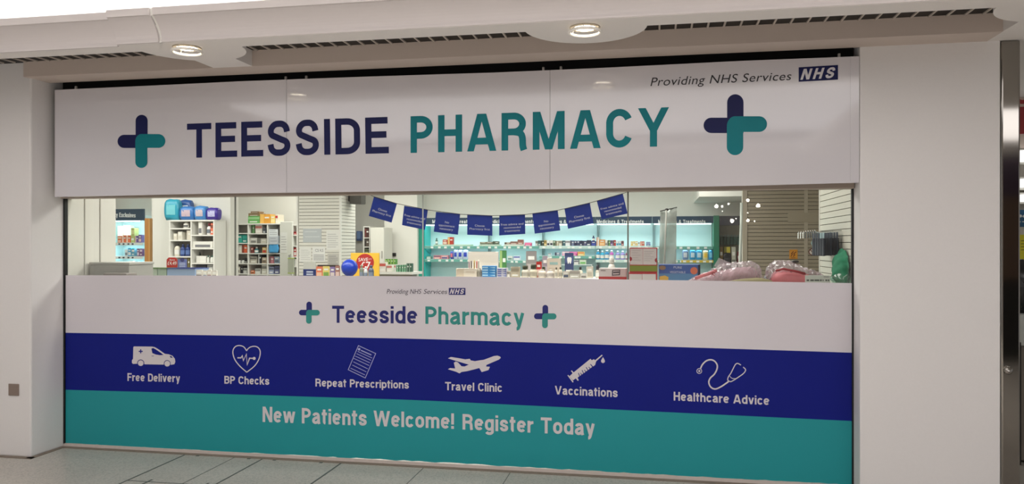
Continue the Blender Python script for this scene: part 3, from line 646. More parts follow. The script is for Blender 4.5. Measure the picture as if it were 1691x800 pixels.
# --- shell
def sbox(name, x0, x1, y0, y1, z0, z1, m, bev=0):
    bm = bmesh.new(); add_box(bm, x0, x1, y0, y1, z0, z1, bev); return struct(name, bm, m)
sbox('ceiling_shop', -10.5, 4.6, 0.06, 8.4, 2.95, 3.03, M_white)
sbox('wall_shop_back', -10.5, 4.6, 7.62, 7.75, 0, 2.95, M_cream)
sbox('wall_shop_left', -10.6, -10.5, 0.02, 8.4, 0, 2.95, M_cream)
sbox('wall_shop_right', 4.5, 4.6, 1.26, 8.4, 0, 2.95, M_cream)
sbox('wall_shop_front', -10.5, -4.60, 0.02, 0.12, 0, 2.95, M_cream)
for k, (y0, y1, x) in enumerate(((0.02, 0.19, -4.468), (0.195, 0.355, -4.462), (0.36, 0.54, -4.455))):
    sbox('wall_reveal_%d' % (k + 1), -4.60, x, y0, y1, 0, 2.95, M_cream2, 0.002)
# bulkhead at the right rear
xb = PX(1147, 7.3); sbox('ceiling_bulkhead', xb, 4.5, 6.0, 7.62, 2.245, 2.95, M_cream)
# rear partition on the left, in front of the store room
xA, xB2 = PX(259.5, 4.15), PX(380.5, 4.05)
sbox('wall_partition_left', PX(250.5, 4.15), xA, 4.15, 4.25, 0, 2.95, M_cream); sbox('wall_room_left', -10.5, PX(372, 6.55) - 0.51, 5.46, 5.56, 0, 2.95, M_cream); sbox('wall_partition', xA, xB2, 4.05, 4.25, 0, 2.95, M_cream, 0.003)
sbox('wall_store_side', PX(372, 6.55) - 0.5, PX(372, 6.55) - 0.4, 5.56, 6.55, 0, 2.95, M_cream)
sbox('wall_store_back', PX(372, 6.55) - 0.5, PX(560, 6.55), 6.55, 6.65, 0, 2.95, M_cream)
# wooden door edge beside the lit cabinet
t = thing('wooden_door', (PX(245, 4.1), 4.1, 0), 'tall wooden door edge beside the lit exclusives cabinet', 'door')
x0, x1 = PX(241, 4.10), PX(250, 4.10); z1 = zpx(245, 361, 4.1)
box('door_leaf', x0, x1 - 0.012, 4.07, 4.149, 0.0, z1, mat('door_oak', (178, 122, 52), 0.5, vary=0.15, bscale=14), t, 0.003)
box('door_edge_strip', x1 - 0.012, x1, 4.06, 4.149, 0.0, z1, mat('door_oak_pale', (206, 158, 88), 0.5), t, 0.002)
# --- cartons, bottles and other goods
RB = random.Random(11)
LIM = None                                            # inside limits of the shelf compartment being filled
def colname(c):
    return 'c_%d_%d_%d' % c
def cm(c, rough=0.45): return mat(colname(c), c, rough)
def carton(name, label, cat, group, px0, px1, ptop, zb, Y, dep, c, c2=None, c3=None, style=None, pbot=None, rz=0.0):
    """a printed carton whose front shows between two photo columns; bottom stands at zb (or at photo row pbot)"""
    x0, x1 = PX(px0, Y), PX(px1, Y); pm = (px0 + px1) / 2
    if zb is None: zb = zpx(pm, pbot, Y)
    if LIM: x0, x1 = max(x0, LIM[0]), min(x1, LIM[1])
    z1 = max(zpx(pm, ptop, Y), zb + 0.01)
    if LIM: z1 = min(z1, LIM[2])
    w_, h_ = x1 - x0, z1 - zb
    t = thing(name, ((x0 + x1) / 2, Y + dep / 2, zb), label, cat, group)
    bm = bmesh.new(); bev = min(0.003, w_ * 0.06, h_ * 0.06)
    add_box(bm, x0, x1, Y, Y + dep, zb, z1, bev)
    if h_ > 0.03:                                        # tuck flap line on top
        add_box(bm, x0 + w_ * 0.1, x1 - w_ * 0.1, Y - 0.0006, Y + 0.006, z1 - 0.0012, z1 + 0.0008)
    obj('box_body', bm, cm(c), t)
    c2 = c2 or tuple(int(v * 0.6) for v in c); c3 = c3 or (236, 236, 230)
    style = style or RB.choice('bts')
    bm = bmesh.new(); e = 0.0012
    if style == 'b':
        add_box(bm, x0 + bev, x1 - bev, Y - e, Y + 0.0005, zb + h_ * 0.58, zb + h_ * 0.86); add_box(bm, x0 + w_ * 0.15, x1 - w_ * 0.2, Y - e, Y + 0.0005, zb + h_ * 0.16, zb + h_ * 0.30, mi=1)
    elif style == 't':
        add_box(bm, x0 + w_ * 0.12, x1 - w_ * 0.12, Y - e, Y + 0.0005, zb + h_ * 0.12, zb + h_ * 0.5); add_box(bm, x0 + w_ * 0.2, x1 - w_ * 0.2, Y - e, Y + 0.0005, zb + h_ * 0.66, zb + h_ * 0.80, mi=1)
    else:
        add_box(bm, x0 + bev, x0 + w_ * 0.38, Y - e, Y + 0.0005, zb + bev, z1 - bev); add_box(bm, x0 + w_ * 0.48, x1 - w_ * 0.1, Y - e, Y + 0.0005, zb + h_ * 0.55, zb + h_ * 0.70, mi=1)
    obj('printed_panel', bm, [cm(c2), cm(c3)], t)
    return t
def bottle(name, label, cat, group, px0, px1, ptop, zb, Y, c, cap, capfrac=0.22, lab=None, round_=1.0, pbot=None, dep=None):
    x0, x1 = PX(px0, Y), PX(px1, Y); pm = (px0 + px1) / 2
    if zb is None: zb = zpx(pm, pbot, Y)
    z1 = zpx(pm, ptop, Y)
    if LIM: x0, x1, z1 = max(x0, LIM[0]), min(x1, LIM[1]), min(z1, LIM[2])
    H = z1 - zb; R = (x1 - x0) / 2; c0 = ((x0 + x1) / 2, Y + R, zb)
    t = thing(name, c0, label, cat, group); hb = H * (1 - capfrac); sy = (dep / (2 * R)) if dep else 1.0
    if dep: c0 = (c0[0], Y + dep / 2, zb); t.location = c0
    bm = bmesh.new()
    add_lathe(bm, c0, [(0.01 * R, 0), (R * 0.9, 0.0), (R, H * 0.03), (R, hb * 0.70), (R * 0.94, hb * 0.80), (R * 0.72, hb * 0.91), (R * 0.45, hb * 0.97), (R * 0.42, hb), (0.01 * R, hb)], 20, sy=sy); obj('bottle_body', bm, cm(c, 0.3), t)
    bm = bmesh.new(); rc = R * 0.5 if capfrac < 0.3 else R * 0.72
    add_lathe(bm, c0, [(0.01 * R, hb), (rc, hb), (rc * 1.02, hb + H * capfrac * 0.5), (rc * 0.95, H * 0.985), (rc * 0.8, H), (0.01 * R, H)], 18, sy=sy); obj('cap', bm, cm(cap, 0.35), t)
    bm = bmesh.new(); lc = lab or (236, 236, 230); n = 12; r1 = R * 1.015; z0_, z1_ = zb + hb * 0.18, zb + hb * 0.62
    a0 = math.radians(200); a1 = math.radians(340); pr = None
    for k in range(n + 1):
        a = a0 + (a1 - a0) * k / n; p = (c0[0] + r1 * math.cos(a), c0[1] + sy * r1 * math.sin(a)); v = (bm.verts.new((*p, z0_)), bm.verts.new((*p, z1_)))
        if pr: bm.faces.new((pr[0], v[0], v[1], pr[1]))
        pr = v
    obj('bottle_label', bm, cm(lc, 0.5), t)
    return t
def pouch(name, label, cat, group, px0, px1, ptop, zb, Y, dep, c, c2, pbot=None):
    """a soft plastic pack with rounded, crimped ends"""
    x0, x1 = PX(px0, Y), PX(px1, Y); pm = (px0 + px1) / 2
    if zb is None: zb = zpx(pm, pbot, Y)
    z1 = zpx(pm, ptop, Y); cx_, cz = (x0 + x1) / 2, (zb + z1) / 2; w_, h_ = (x1 - x0) / 2, (z1 - zb) / 2
    t = thing(name, (cx_, Y + dep / 2, zb), label, cat, group)
    bm = bmesh.new(); bmesh.ops.create_cube(bm, size=2); bmesh.ops.subdivide_edges(bm, edges=list(bm.edges), cuts=5, use_grid_fill=True)
    for v in bm.verts:
        x, y, z = v.co; k = 1 - 0.10 * (abs(x) ** 3 * abs(z) ** 3)
        yy = y * (1 - 0.45 * abs(z) ** 4 - 0.25 * abs(x) ** 4) + 0.04 * math.sin(7 * x + 5 * z + px0) * (abs(y) > 0.9)
        zz = -1 + (z + 1) * k if z < 0 else z * k - 0.03 * math.sin(6 * x + px0)
        v.co = (cx_ + x * w_ * k, Y + dep / 2 + yy * dep / 2, max(zb, cz + max(-1, zz) * h_))
    for f in bm.faces: f.smooth = True
    obj('pack_body', bm, cm(c, 0.25), t)
    bm = bmesh.new(); pr = None
    for k in range(9):
        a = -0.62 + 1.24 * k / 8; yv = Y - 0.004 + dep * 0.12 * abs(a) ** 3
        v = [bm.verts.new((cx_ + a * w_, yv + (0.03 * dep if abs(q) > .4 else 0), cz + q * h_)) for q in (-0.5, 0.0, 0.45)]
        if pr:
            for q in (0, 1): bm.faces.new((pr[q], v[q], v[q + 1], pr[q + 1]))
        pr = v
    obj('printed_panel', bm, cm(c2, 0.3), t)
    return t
# --- slatwall boards
def slat_panel_xz(bm, x0, x1, Y, z0, z1, pitch, gap, th=0.014, phase=0.0):
    add_box(bm, x0, x1, Y + th, Y + th + 0.006, z0, z1, mi=1); z = z0 + phase
    while z < z1:
        add_box(bm, x0, x1, Y, Y + th, max(z0, z + gap / 2), min(z1, z + pitch - gap / 2)); z += pitch
def slat_panel_yz(bm, X, y0, y1, z0, z1, pitch, gap, sgn_, th=0.014):
    xa, xb_ = sorted((X, X - sgn_ * th)); xc, xd = sorted((X - sgn_ * th, X - sgn_ * (th + 0.006)))
    add_box(bm, xc, xd, y0, y1, z0, z1, mi=1); z = z0
    while z < z1: add_box(bm, xa, xb_, y0, y1, z + gap / 2, min(z1, z + pitch - gap / 2)); z += pitch
YC = 4.54; xc0, xc1 = PX(490, YC), PX(562.5, YC); yc1 = YC + 0.52
t = thing('slatwall_column', ((xc0 + xc1) / 2, YC, 0), 'white slatwall clad column standing left of the bunting', 'column')
box('column_core', xc0 + 0.03, xc1 - 0.03, YC + 0.03, yc1 - 0.01, 0, 2.94, M_cream2, t)
bm = bmesh.new(); slat_panel_xz(bm, xc0 + 0.03, xc1 - 0.012, YC, 0.1, 2.94, 0.0453, 0.006); obj('front_board', bm, [M_slatboard, M_slatgroove], t)
bm = bmesh.new(); slat_panel_yz(bm, xc1, YC + 0.02, yc1, 0.1, 2.94, 0.0453, 0.006, 1); obj('side_board', bm, [M_slatboard, M_slatgroove], t)
for xx in (xc0 + 0.014, xc1 - 0.004): box('corner_trim', xx - 0.016, xx + 0.008, YC - 0.006, YC + 0.03, 0.1, 2.94, M_lam, t, 0.002)
# taupe slatwall at the right, far side
YP = 4.2; xp0, xp1 = PX(1234, YP), 2.9
t = thing('slatwall_panel', ((xp0 + xp1) / 2, YP, 0), 'taupe slatwall panel behind the plastic bags at the right of the window', 'wall panel')
bm = bmesh.new(); slat_panel_xz(bm, xp0, xp1, YP, 0.1, 2.6, 0.0445, 0.006); obj('slat_board', bm, [M_taupe, M_taupeg], t)
box('edge_trim', xp0 - 0.055, xp0, YP - 0.012, YP + 0.03, 0.1, 2.6, mat('taupe_trim', (184, 174, 154), 0.5), t, 0.003)
xj = PX(1331, YP); box('joint_strip', xj - 0.02, xj + 0.02, YP - 0.003, YP + 0.003, 0.1, 2.6, mat('taupe_trim', (184, 174, 154), 0.5), t)
a = P(1301, 352, YP - 0.004); b = P(1356, 367, YP - 0.004); box('blank_plate', a.x, xp1 - 0.3, YP - 0.006, YP, b.z, a.z, M_taupe, t, 0.001)
sbox('wall_slat_back', xp0 - 0.05, 4.5, YP + 0.031, YP + 0.12, 0, 2.95, M_cream2)
# white slatwall return at the right end of the window
XW = 1.275
t = thing('slatwall_panel', (XW, 0.6, 0), 'white slatwall return wall at the right end of the window', 'wall panel')
bm = bmesh.new(); slat_panel_yz(bm, XW, 0.04, 1.17, 0.1, 2.6, 0.046, 0.005, -1); obj('slat_board', bm, [mat('slatwall_return_white', (206, 204, 190), 0.45), M_slatgroove], t)
box('edge_trim', XW - 0.006, XW + 0.03, 1.17, 1.182, 0.1, 2.6, M_lam, t, 0.001)
sbox('wall_return', XW + 0.021, XW + 0.14, 0.035, 1.165, 0, 2.95, M_cream2)
# acrylic post / film edge left of the taupe panel
t = thing('film_roll', (PX(1224, 3.2), 3.2, 0), 'tall slim pale roll of clear film standing left of the taupe slatwall', 'roll')
bm = bmesh.new(); add_tube(bm, [P(1220.5, 470, 3.2), P(1221.5, 437, 3.2), P(1223, 400, 3.2), P(1224, 372, 3.2), P(1224.5, 335, 3.2)], 0.015, 10)
add_tube(bm, [P(1220.5, 470, 3.2) * 1.0 - Vector((0, 0, zpx(1220, 470, 3.2))), P(1220.5, 470, 3.2)], 0.015, 10); obj('roll_body', bm, mat('film_roll_pale', (206, 214, 204), 0.25), t)
# --- lit shelving along the back wall
YB = 7.20; M_navyh = mat('header_navy', (26, 62, 88), 0.4); M_backp = mat('lit_back_panel', (206, 236, 238), 0.5); M_shelf = mat('lit_shelf', (226, 238, 236), 0.35)
M_tealpost = mat('teal_post', (22, 150, 128), 0.4); M_cyanpost = mat('cyan_side', (40, 196, 192), 0.4); M_strip = mat('price_strip', (196, 222, 216), 0.4); M_ticket = mat('price_ticket', (238, 244, 240), 0.5); M_stripteal = mat('price_strip_teal', (104, 172, 160), 0.4)
M_led = mat('led_strip', (240, 252, 255), 0.4, emit=((226, 250, 255), 2.2)); M_hl = mat('header_letters', (232, 238, 238), 0.5)
bays = [700, 799, 890, 983, 1077, 1178]
zh0, zh1 = 1.905, 2.013; ZT = 1.545
SH = {0: (ZT, 1.325), 1: (ZT, 1.31), 2: (ZT, 1.385), 3: (ZT, 1.325), 4: (1.54, 1.325)}
for k in range(5):
    x0, x1 = PX(bays[k], YB), PX(bays[k + 1], YB); pos = ['leftmost', 'second from left', 'middle', 'second from right', 'rightmost'][k]
    t = thing('lit_shelving', ((x0 + x1) / 2, YB, 0), 'brightly lit wall shelving bay headed Medicines & Treatments, %s of the five' % pos, 'shelving', 'lit shelving bays')
    box('back_panel', x0, x1, 7.56, 7.60, 0.0, 2.0, M_backp, t)
    hd = box('header', x0 + 0.002, x1 - 0.002, YB - 0.02, YB + 0.02, zh0, zh1, M_navyh, t, 0.002)
    if k == 0 : c0_, c1_ = 714, 792
    else: c0_, c1_ = [0, 805, 897, 985.5, 1087][k], [0, 883, 975, 1063, 1165][k]
    py0, py1 = 363.2, 369.0
    bold_lettering('lettering', 'Medicines & Treatments', (c0_, py0), (c1_, py0), (c0_, py1), (c1_, py1), YB - 0.021, M_hl, hd, thick=0.002)
    box('led_strip', x0 + 0.03, x1 - 0.03, YB + 0.022, YB + 0.05, zh0 - 0.022, zh0 - 0.003, M_led, t)
    for zz, mi in ((SH[k][0], 0), (SH[k][1], 1), (0.9, 2)):
        sh = box('shelf', x0 + 0.004, x1 - 0.004, YB + 0.02, 7.555, zz - 0.02, zz, M_shelf, t, 0.002)
        box('price_strip', x0 + 0.006, x1 - 0.006, YB + 0.008, YB + 0.019, zz - 0.045, zz - 0.002, M_strip if (k == 3 or mi == 2 or (k == 2 and mi == 0)) else M_stripteal, sh)
        n = 7; q = random.Random(k * 7 + mi)
        for j in range(n if mi < 2 else 0):
            xx = x0 + 0.05 + (x1 - x0 - 0.1) * (j + q.random() * 0.6) / n; box('price_ticket', xx, xx + 0.045, YB + 0.004, YB + 0.008, zz - 0.041, zz - 0.010, M_ticket, sh)
    for xx in (x0 + 0.015,) if k else ():
        box('upright', xx - 0.010, xx - 0.003, 7.50, 7.559, 0, 1.9, mat('upright_grey', (150, 176, 178), 0.4), t); box('upright', xx + 0.028, xx + 0.035, 7.50, 7.559, 0, 1.9, mat('upright_grey', (150, 176, 178), 0.4), t)
    if k == 0:
        box('end_panel', PX(691, YB), PX(699.5, YB), YB - 0.02, YB + 0.02, 0, 2.0, M_tealpost, t, 0.002); box('side_panel', PX(699.5, YB), PX(699.5, YB) + 0.018, YB + 0.021, 7.555, 0, 1.9, M_cyanpost, t)
        for zz in (SH[0][0], SH[0][1]):
            prism('shelf_bracket', [(x0 + 0.019, YB + 0.03, zz - 0.03), (x0 + 0.019, 7.55, zz - 0.03), (x0 + 0.019, 7.55, zz - 0.13), (x0 + 0.019, 7.40, zz - 0.11), (x0 + 0.019, YB + 0.06, zz - 0.06)], (0.006, 0, 0), M_cyanpost, t)
    if k == 4: box('end_panel', PX(1178.5, YB), PX(1187.5, YB), YB - 0.03, 7.55, 0, 2.02, mat('green_post', (16, 122, 92), 0.4), t, 0.002)
    l = bpy.data.lights.new('bay_led', 'AREA'); l.shape = 'RECTANGLE'; l.size = x1 - x0 - 0.06; l.size_y = 0.04; l.energy = 1.05; l.color = (0.66, 0.96, 1.0)
    lo = bpy.data.objects.new('bay_led', l); lo.location = ((x0 + x1) / 2, YB + 0.05, zh0 - 0.03); lo.rotation_euler = (math.radians(28), 0, 0); COL.objects.link(lo)
    for zz in (SH[k][0],):
        l = bpy.data.lights.new('shelf_led', 'AREA'); l.shape = 'RECTANGLE'; l.size = x1 - x0 - 0.06; l.size_y = 0.03; l.energy = 0.6; l.color = (0.70, 0.96, 1.0)
        lo = bpy.data.objects.new('shelf_led', l); lo.location = ((x0 + x1) / 2, YB + 0.06, zz - 0.05); lo.rotation_euler = (math.radians(28), 0, 0); COL.objects.link(lo)
# goods on the lit shelves: (kind, px0, px1, ptop, colour, second colour, words)
YG = YB + 0.035
def row(items, zb, where, group, Y=YG, dep=0.10):
    cnt = {}; tot = {}
    for it in items: tot[it[6]] = tot.get(it[6], 0) + 1
    for kind, a, b, top, c, c2, words_ in items:
        cnt[words_] = cnt.get(words_, 0) + 1
        lab = (words_ + ' ' if tot[words_] == 1 else '%s %s from left ' % (ORD[cnt[words_] - 1], words_)) + where
        nm = {'c': 'medicine_carton', 'b': 'medicine_bottle', 'p': 'medicine_pouch', 'm': 'mouthwash_bottle', 'x': 'display_tray'}[kind]
        ct = {'c': 'box', 'b': 'bottle', 'p': 'pouch', 'm': 'bottle', 'x': 'tray'}[kind]
        if kind == 'c': carton(nm, lab, ct, group, a, b, top, zb, Y, dep, c, c2)
        elif kind == 'x': carton(nm, lab, ct, group, a, b, top, zb, Y - 0.002, dep + 0.1, c, c2, style='b')
        elif kind in 'bm': bottle(nm, lab, ct, group, a, b, top, zb, Y, c, c2, 0.22 if kind == 'b' else 0.2)
        else: pouch(nm, lab, ct, group, a, b, top, zb, Y, dep, c, c2)
W_ = (236, 238, 234)
ZT_ = ZT + 0.001
row([('x', 716, 777, 404.2, (150, 190, 150), W_, 'long low pale green tray'), ('x', 791, 824, 404.4, (160, 186, 150), W_, 'short low pale green tray'), ('x', 832, 865, 404.4, (196, 190, 160), W_, 'short low cream tray')], ZT_, 'on the top lit shelf', 'trays on the top lit shelf')
zt2 = zpx(745, 404.2, YG) + 0.001
row([('b', 718.5, 722.5, 393.5, (70, 110, 96), (60, 90, 80), 'small dark green bottle'), ('c', 731, 738.5, 396, (206, 92, 62), (240, 220, 200), 'short red and white carton'), ('c', 739.2, 748, 392, (196, 60, 44), (232, 190, 120), 'taller red and gold carton'),
     ('c', 792.5, 803, 400, (136, 128, 104), (96, 110, 84), 'flat khaki carton'), ('c', 803.6, 813, 399.8, (150, 138, 116), (100, 110, 92), 'flat beige carton'), ('c', 813.6, 823.5, 398.8, (96, 104, 82), (70, 84, 66), 'flat dark olive carton'),
     ('c', 833, 842, 400.5, (170, 150, 132), (90, 80, 70), 'low tan carton'), ('c', 842.6, 854, 399, (184, 138, 124), (110, 86, 80), 'wide salmon carton'), ('c', 854.6, 864, 396, (170, 124, 108), (140, 90, 84), 'taller rosy brown carton')], zt2, 'on a tray of the top lit shelf', 'cartons on trays of the top lit shelf', Y=YG + 0.01, dep=0.08)
top3 = [('c', 866.3, 877.5, 401, (222, 80, 140), (250, 150, 190), 'flat pink carton')]
cols = [(884, 888, (176, 178, 172), 'pale grey carton'), (888.4, 893, (70, 120, 116), 'dark teal carton'), (893.4, 898, (52, 74, 60), 'dark green carton'), (898.4, 902.4, (206, 176, 96), 'yellow carton'), (902.9, 907.6, W_, 'white carton with a dark ring'), (908, 913, W_, 'white carton with a dark ring'), (913.4, 917, (112, 142, 110), 'sage green carton'), (917.4, 922.4, (196, 186, 160), 'beige carton'), (922.8, 928, (214, 206, 186), 'cream carton'), (928.4, 933, (64, 108, 118), 'dark teal carton'), (933.6, 941.4, (226, 226, 230), 'white and navy carton'), (941.8, 947.8, (110, 124, 154), 'slate blue carton'), (948.2, 952.4, (60, 72, 112), 'navy carton'), (952.8, 957, (92, 104, 140), 'slate blue carton'), (957.4, 961.6, (58, 68, 104), 'navy carton'), (962, 968.4, (84, 88, 124), 'dusty violet carton'), (968.8, 975.6, (70, 80, 110), 'navy carton')]
for a, b, c, wn in cols: top3.append(('c', a, b, 396.8 + RB.random() * 1.4, c, (50, 56, 70) if c == W_ else None, wn))
top3 += [('c', 976.2, 984, 398.5, (28, 44, 128), (60, 80, 170), 'royal blue carton'), ('c', 985, 989.2, 392.2, (232, 224, 214), (200, 120, 90), 'tall cream carton'), ('c', 989.6, 999, 396, (224, 156, 86), (240, 200, 150), 'wide orange carton'), ('c', 999.4, 1003, 397, (226, 220, 206), None, 'cream carton'), ('c', 1003.6, 1007.6, 397, (108, 156, 92), (70, 70, 80), 'green carton'), ('c', 1008, 1012, 397, (126, 104, 156), (70, 60, 80), 'purple carton'), ('c', 1012.6, 1016.8, 397, (190, 56, 58), (70, 50, 60), 'red carton'), ('c', 1017.4, 1021.4, 398, (220, 228, 234), (60, 160, 190), 'white and cyan carton'), ('c', 1021.8, 1025.8, 398, (214, 222, 228), (60, 160, 190), 'white and cyan carton'), ('c', 1026.2, 1030, 398.2, (150, 84, 88), (90, 60, 70), 'maroon carton')]
row(top3, ZT_, 'on the top lit shelf', 'cartons on the top lit shelf', dep=0.09)
row([('b', 977.5, 982.2, 389.6, (40, 56, 110), (30, 36, 60), 'slim navy bottle')], zpx(980, 398.5, YG) + 0.0015, 'standing on the royal blue carton', 'bottles on the top lit shelf', dep=0.05)
row([('c', 1041, 1044.6, 399, (236, 200, 90), W_, 'yellow and white carton'), ('c', 1045.2, 1048.8, 399, (236, 200, 90), W_, 'yellow and white carton'), ('c', 1049.4, 1053, 399, (236, 190, 80), W_, 'yellow and white carton'), ('c', 1053.6, 1056.4, 400, (228, 232, 230), None, 'narrow white carton'), ('c', 1057, 1064.4, 399, (200, 112, 92), (230, 170, 150), 'terracotta carton'), ('c', 1067, 1074, 400, (96, 120, 170), (170, 190, 220), 'mid blue carton')], SH[3][0] + 0.001, 'right of the pane joint', 'cartons on the top lit shelf at right', dep=0.08)
row([('c', 704, 711.5, 423.5, (110, 170, 150), W_, 'small green carton'), ('c', 716, 727.4, 422, (226, 150, 150), (110, 90, 120), 'pink and white carton'), ('c', 728.2, 740, 422, (222, 150, 156), (90, 100, 150), 'pink and white carton')], SH[0][1] + 0.001, 'on the second shelf of the leftmost lit bay', 'cartons on the second lit shelf')
row([('p', 743, 748.2, 415.5, (58, 80, 170), (226, 120, 140), 'blue pack'), ('p', 748.6, 755.4, 413, (210, 222, 240), (50, 80, 190), 'white and blue pack'), ('p', 755.8, 763.4, 413, (214, 226, 242), (40, 70, 190), 'white and blue pack'), ('p', 764, 772.4, 413, (206, 220, 240), (40, 70, 190), 'white and blue pack')], SH[0][1] + 0.001, 'on the second shelf of the leftmost lit bay', 'packs on the second lit shelf')
row([('c', 838, 846, 423, (226, 232, 228), (110, 150, 140), 'white and sage carton'), ('c', 848, 858.5, 423, (226, 230, 240), (90, 100, 180), 'white and violet carton')], SH[1][1] + 0.001, 'on the second lit shelf above the blue striped box', 'cartons on the second lit shelf')
row([('c', 905, 910, 418.6, (220, 232, 234), None, 'small white carton'), ('c', 916, 924, 417, (150, 170, 190), (60, 70, 90), 'grey blue carton'), ('c', 928, 940, 416, (236, 170, 200), W_, 'pale pink carton'), ('c', 940.6, 953, 416, (214, 76, 160), (240, 160, 210), 'magenta carton'), ('c', 954, 965, 416, (238, 206, 120), (230, 140, 90), 'yellow carton')], SH[2][1] + 0.001, 'on the second shelf of the middle lit bay', 'cartons on the second lit shelf')
zlow = 1.245
t = thing('shelf_insert', (PX(945, YG), YG + 0.1, zlow), 'low white shelf insert under the middle lit shelf', 'shelf')
x0, x1 = PX(892, YG), PX(978, YG); box('insert_top', x0, x1, YG - 0.005, YG + 0.2, zlow - 0.012, zlow, M_shelf, t, 0.002)
for xx in (x0 + 0.01, x1 - 0.01): box('insert_leg', xx - 0.008, xx + 0.008, YG, YG + 0.19, 0.902, zlow - 0.0125, M_shelf, t)
row([('c', 948, 955.4, 430, (224, 226, 226), (90, 96, 110), 'white carton'), ('c', 957, 968, 429, (214, 232, 208), (120, 190, 110), 'white and green carton')], zlow + 0.001, 'on the low insert of the middle lit bay', 'cartons on the shelf insert')
row([('m', 984, 990.6, 413, (34, 150, 196), (226, 232, 234), 'large blue mouthwash bottle with white cap'), ('m', 991, 998, 414.5, (40, 170, 206), (228, 232, 232), 'large blue mouthwash bottle with white cap'), ('m', 998.4, 1006, 413, (30, 136, 188), (226, 230, 232), 'large blue mouthwash bottle with white cap'), ('m', 1006.6, 1013.2, 413.6, (196, 90, 180), (240, 236, 240), 'magenta mouthwash bottle with white cap'), ('m', 1016.4, 1023.6, 414.5, (156, 150, 214), (240, 240, 244), 'lilac mouthwash bottle with white cap'), ('m', 1024.4, 1032, 414.5, (160, 146, 212), (240, 240, 244), 'lilac mouthwash bottle with white cap'), ('m', 1032.8, 1035.6, 415, (150, 70, 110), (230, 230, 236), 'slim plum mouthwash bottle')], SH[3][1] + 0.001, 'on the second lit shelf', 'mouthwash bottles on the second lit shelf')
row([('p', 1127, 1136.5, 413.5, (120, 150, 190), (206, 216, 226), 'grey blue pouch'), ('p', 1139, 1148.8, 413.5, (48, 160, 214), (200, 226, 240), 'bright blue pouch'), ('p', 1149.6, 1159.6, 413.5, (50, 166, 218), (196, 226, 242), 'bright blue pouch'), ('p', 1160.8, 1169.4, 414, (236, 228, 180), (240, 200, 70), 'white and yellow pouch'), ('p', 1170.4, 1177.2, 413.5, (40, 160, 220), (120, 200, 236), 'bright blue pouch')], SH[4][1] + 0.001, 'on the lower shelf of the rightmost lit bay', 'pouches in the rightmost lit bay')
t = thing('shelf_edge_strip', (PX(1152, YB), YB, SH[4][1] - 0.03), 'yellow shelf edge strip with white tickets under the blue pouches', 'label strip')
box('strip', PX(1125, YB), PX(1178, YB), YB - 0.002, YB + 0.0035, SH[4][1] - 0.042, SH[4][1] - 0.004, mat('strip_yellow', (206, 180, 60), 0.5), t)
for a in (1128, 1139, 1150, 1161, 1171): box('ticket', PX(a, YB), PX(a + 5, YB), YB - 0.004, YB - 0.002, SH[4][1] - 0.038, SH[4][1] - 0.012, M_ticket, t)
# unlit bay right of the green post
t = thing('unlit_shelving', (PX(1205, YB), YB, 0), 'dim unlit wall bay with navy header right of the green post', 'shelving')
x0, x1 = PX(1188, YB), PX(1226, YB) + 0.4
box('header', x0, x1, YB - 0.02, YB + 0.02, zh0 - 0.04, zh1, mat('header_navy_dimmed', (18, 30, 46), 0.4), t, 0.002); box('back_panel', x0, x1, 7.56, 7.60, 0, 2.0, mat('dim_back', (150, 146, 130), 0.6), t); box('shelf', x0, x1, YB + 0.05, 7.555, 1.11, 1.13, M_shelf, t, 0.002)  # header and back panel colours darkened to show the bay unlit
for k, a in enumerate((1189.5, 1195, 1200.5, 1206, 1211.5, 1217)):
    y_ = 7.42; X = PX(a + 2, y_); z1 = zpx(a, 388, y_)
    t = thing('hanging_pack', (X, y_, z1 - 0.2), 'dark green hanging pack, %s from left on the dim bay hooks' % ORD[k], 'pack', 'packs on the dim bay hooks')
    bm = bmesh.new(); add_box(bm, X - 0.022, X + 0.022, y_ - 0.01, y_ + 0.012, z1 - 0.16, z1 - 0.03, 0.006, seg=2); obj('pack_body', bm, cm((34, 74, 62)), t)
    bm = bmesh.new(); add_prism(bm, [(X - 0.022, y_, z1 - 0.03), (X + 0.022, y_, z1 - 0.03), (X + 0.018, y_, z1), (X - 0.018, y_, z1)], (0, 0.002, 0)); obj('header_card', bm, cm((120, 134, 128)), t)
    bm = bmesh.new(); add_tube(bm, [(X, 7.558, z1 - 0.008), (X, y_ - 0.01, z1 - 0.008), (X, y_ - 0.016, z1 + 0.004)], 0.003, 6); obj('hook', bm, M_chrome, t)
for k, (a, b, c, wn) in enumerate(((1188.5, 1194, (140, 110, 60), 'small ochre carton'), (1196, 1206, (206, 190, 60), 'yellow carton'), (1208, 1215, (196, 196, 180), 'pale carton'), (1218, 1222, (120, 30, 40), 'dark red carton'))):
    carton('medicine_carton', wn + ' on the shelf of the dim unlit bay', 'box', 'cartons in the dim bay', a, b, 408 if k < 3 else 416, 1.131, 7.28, 0.1, c)
pouch('black_pouch', 'rounded black pouch in front of the yellow carton in the dim bay', 'pouch', None, 1194, 1207, 417.5, 1.131, 7.255, 0.02, (28, 30, 34), (50, 52, 58))
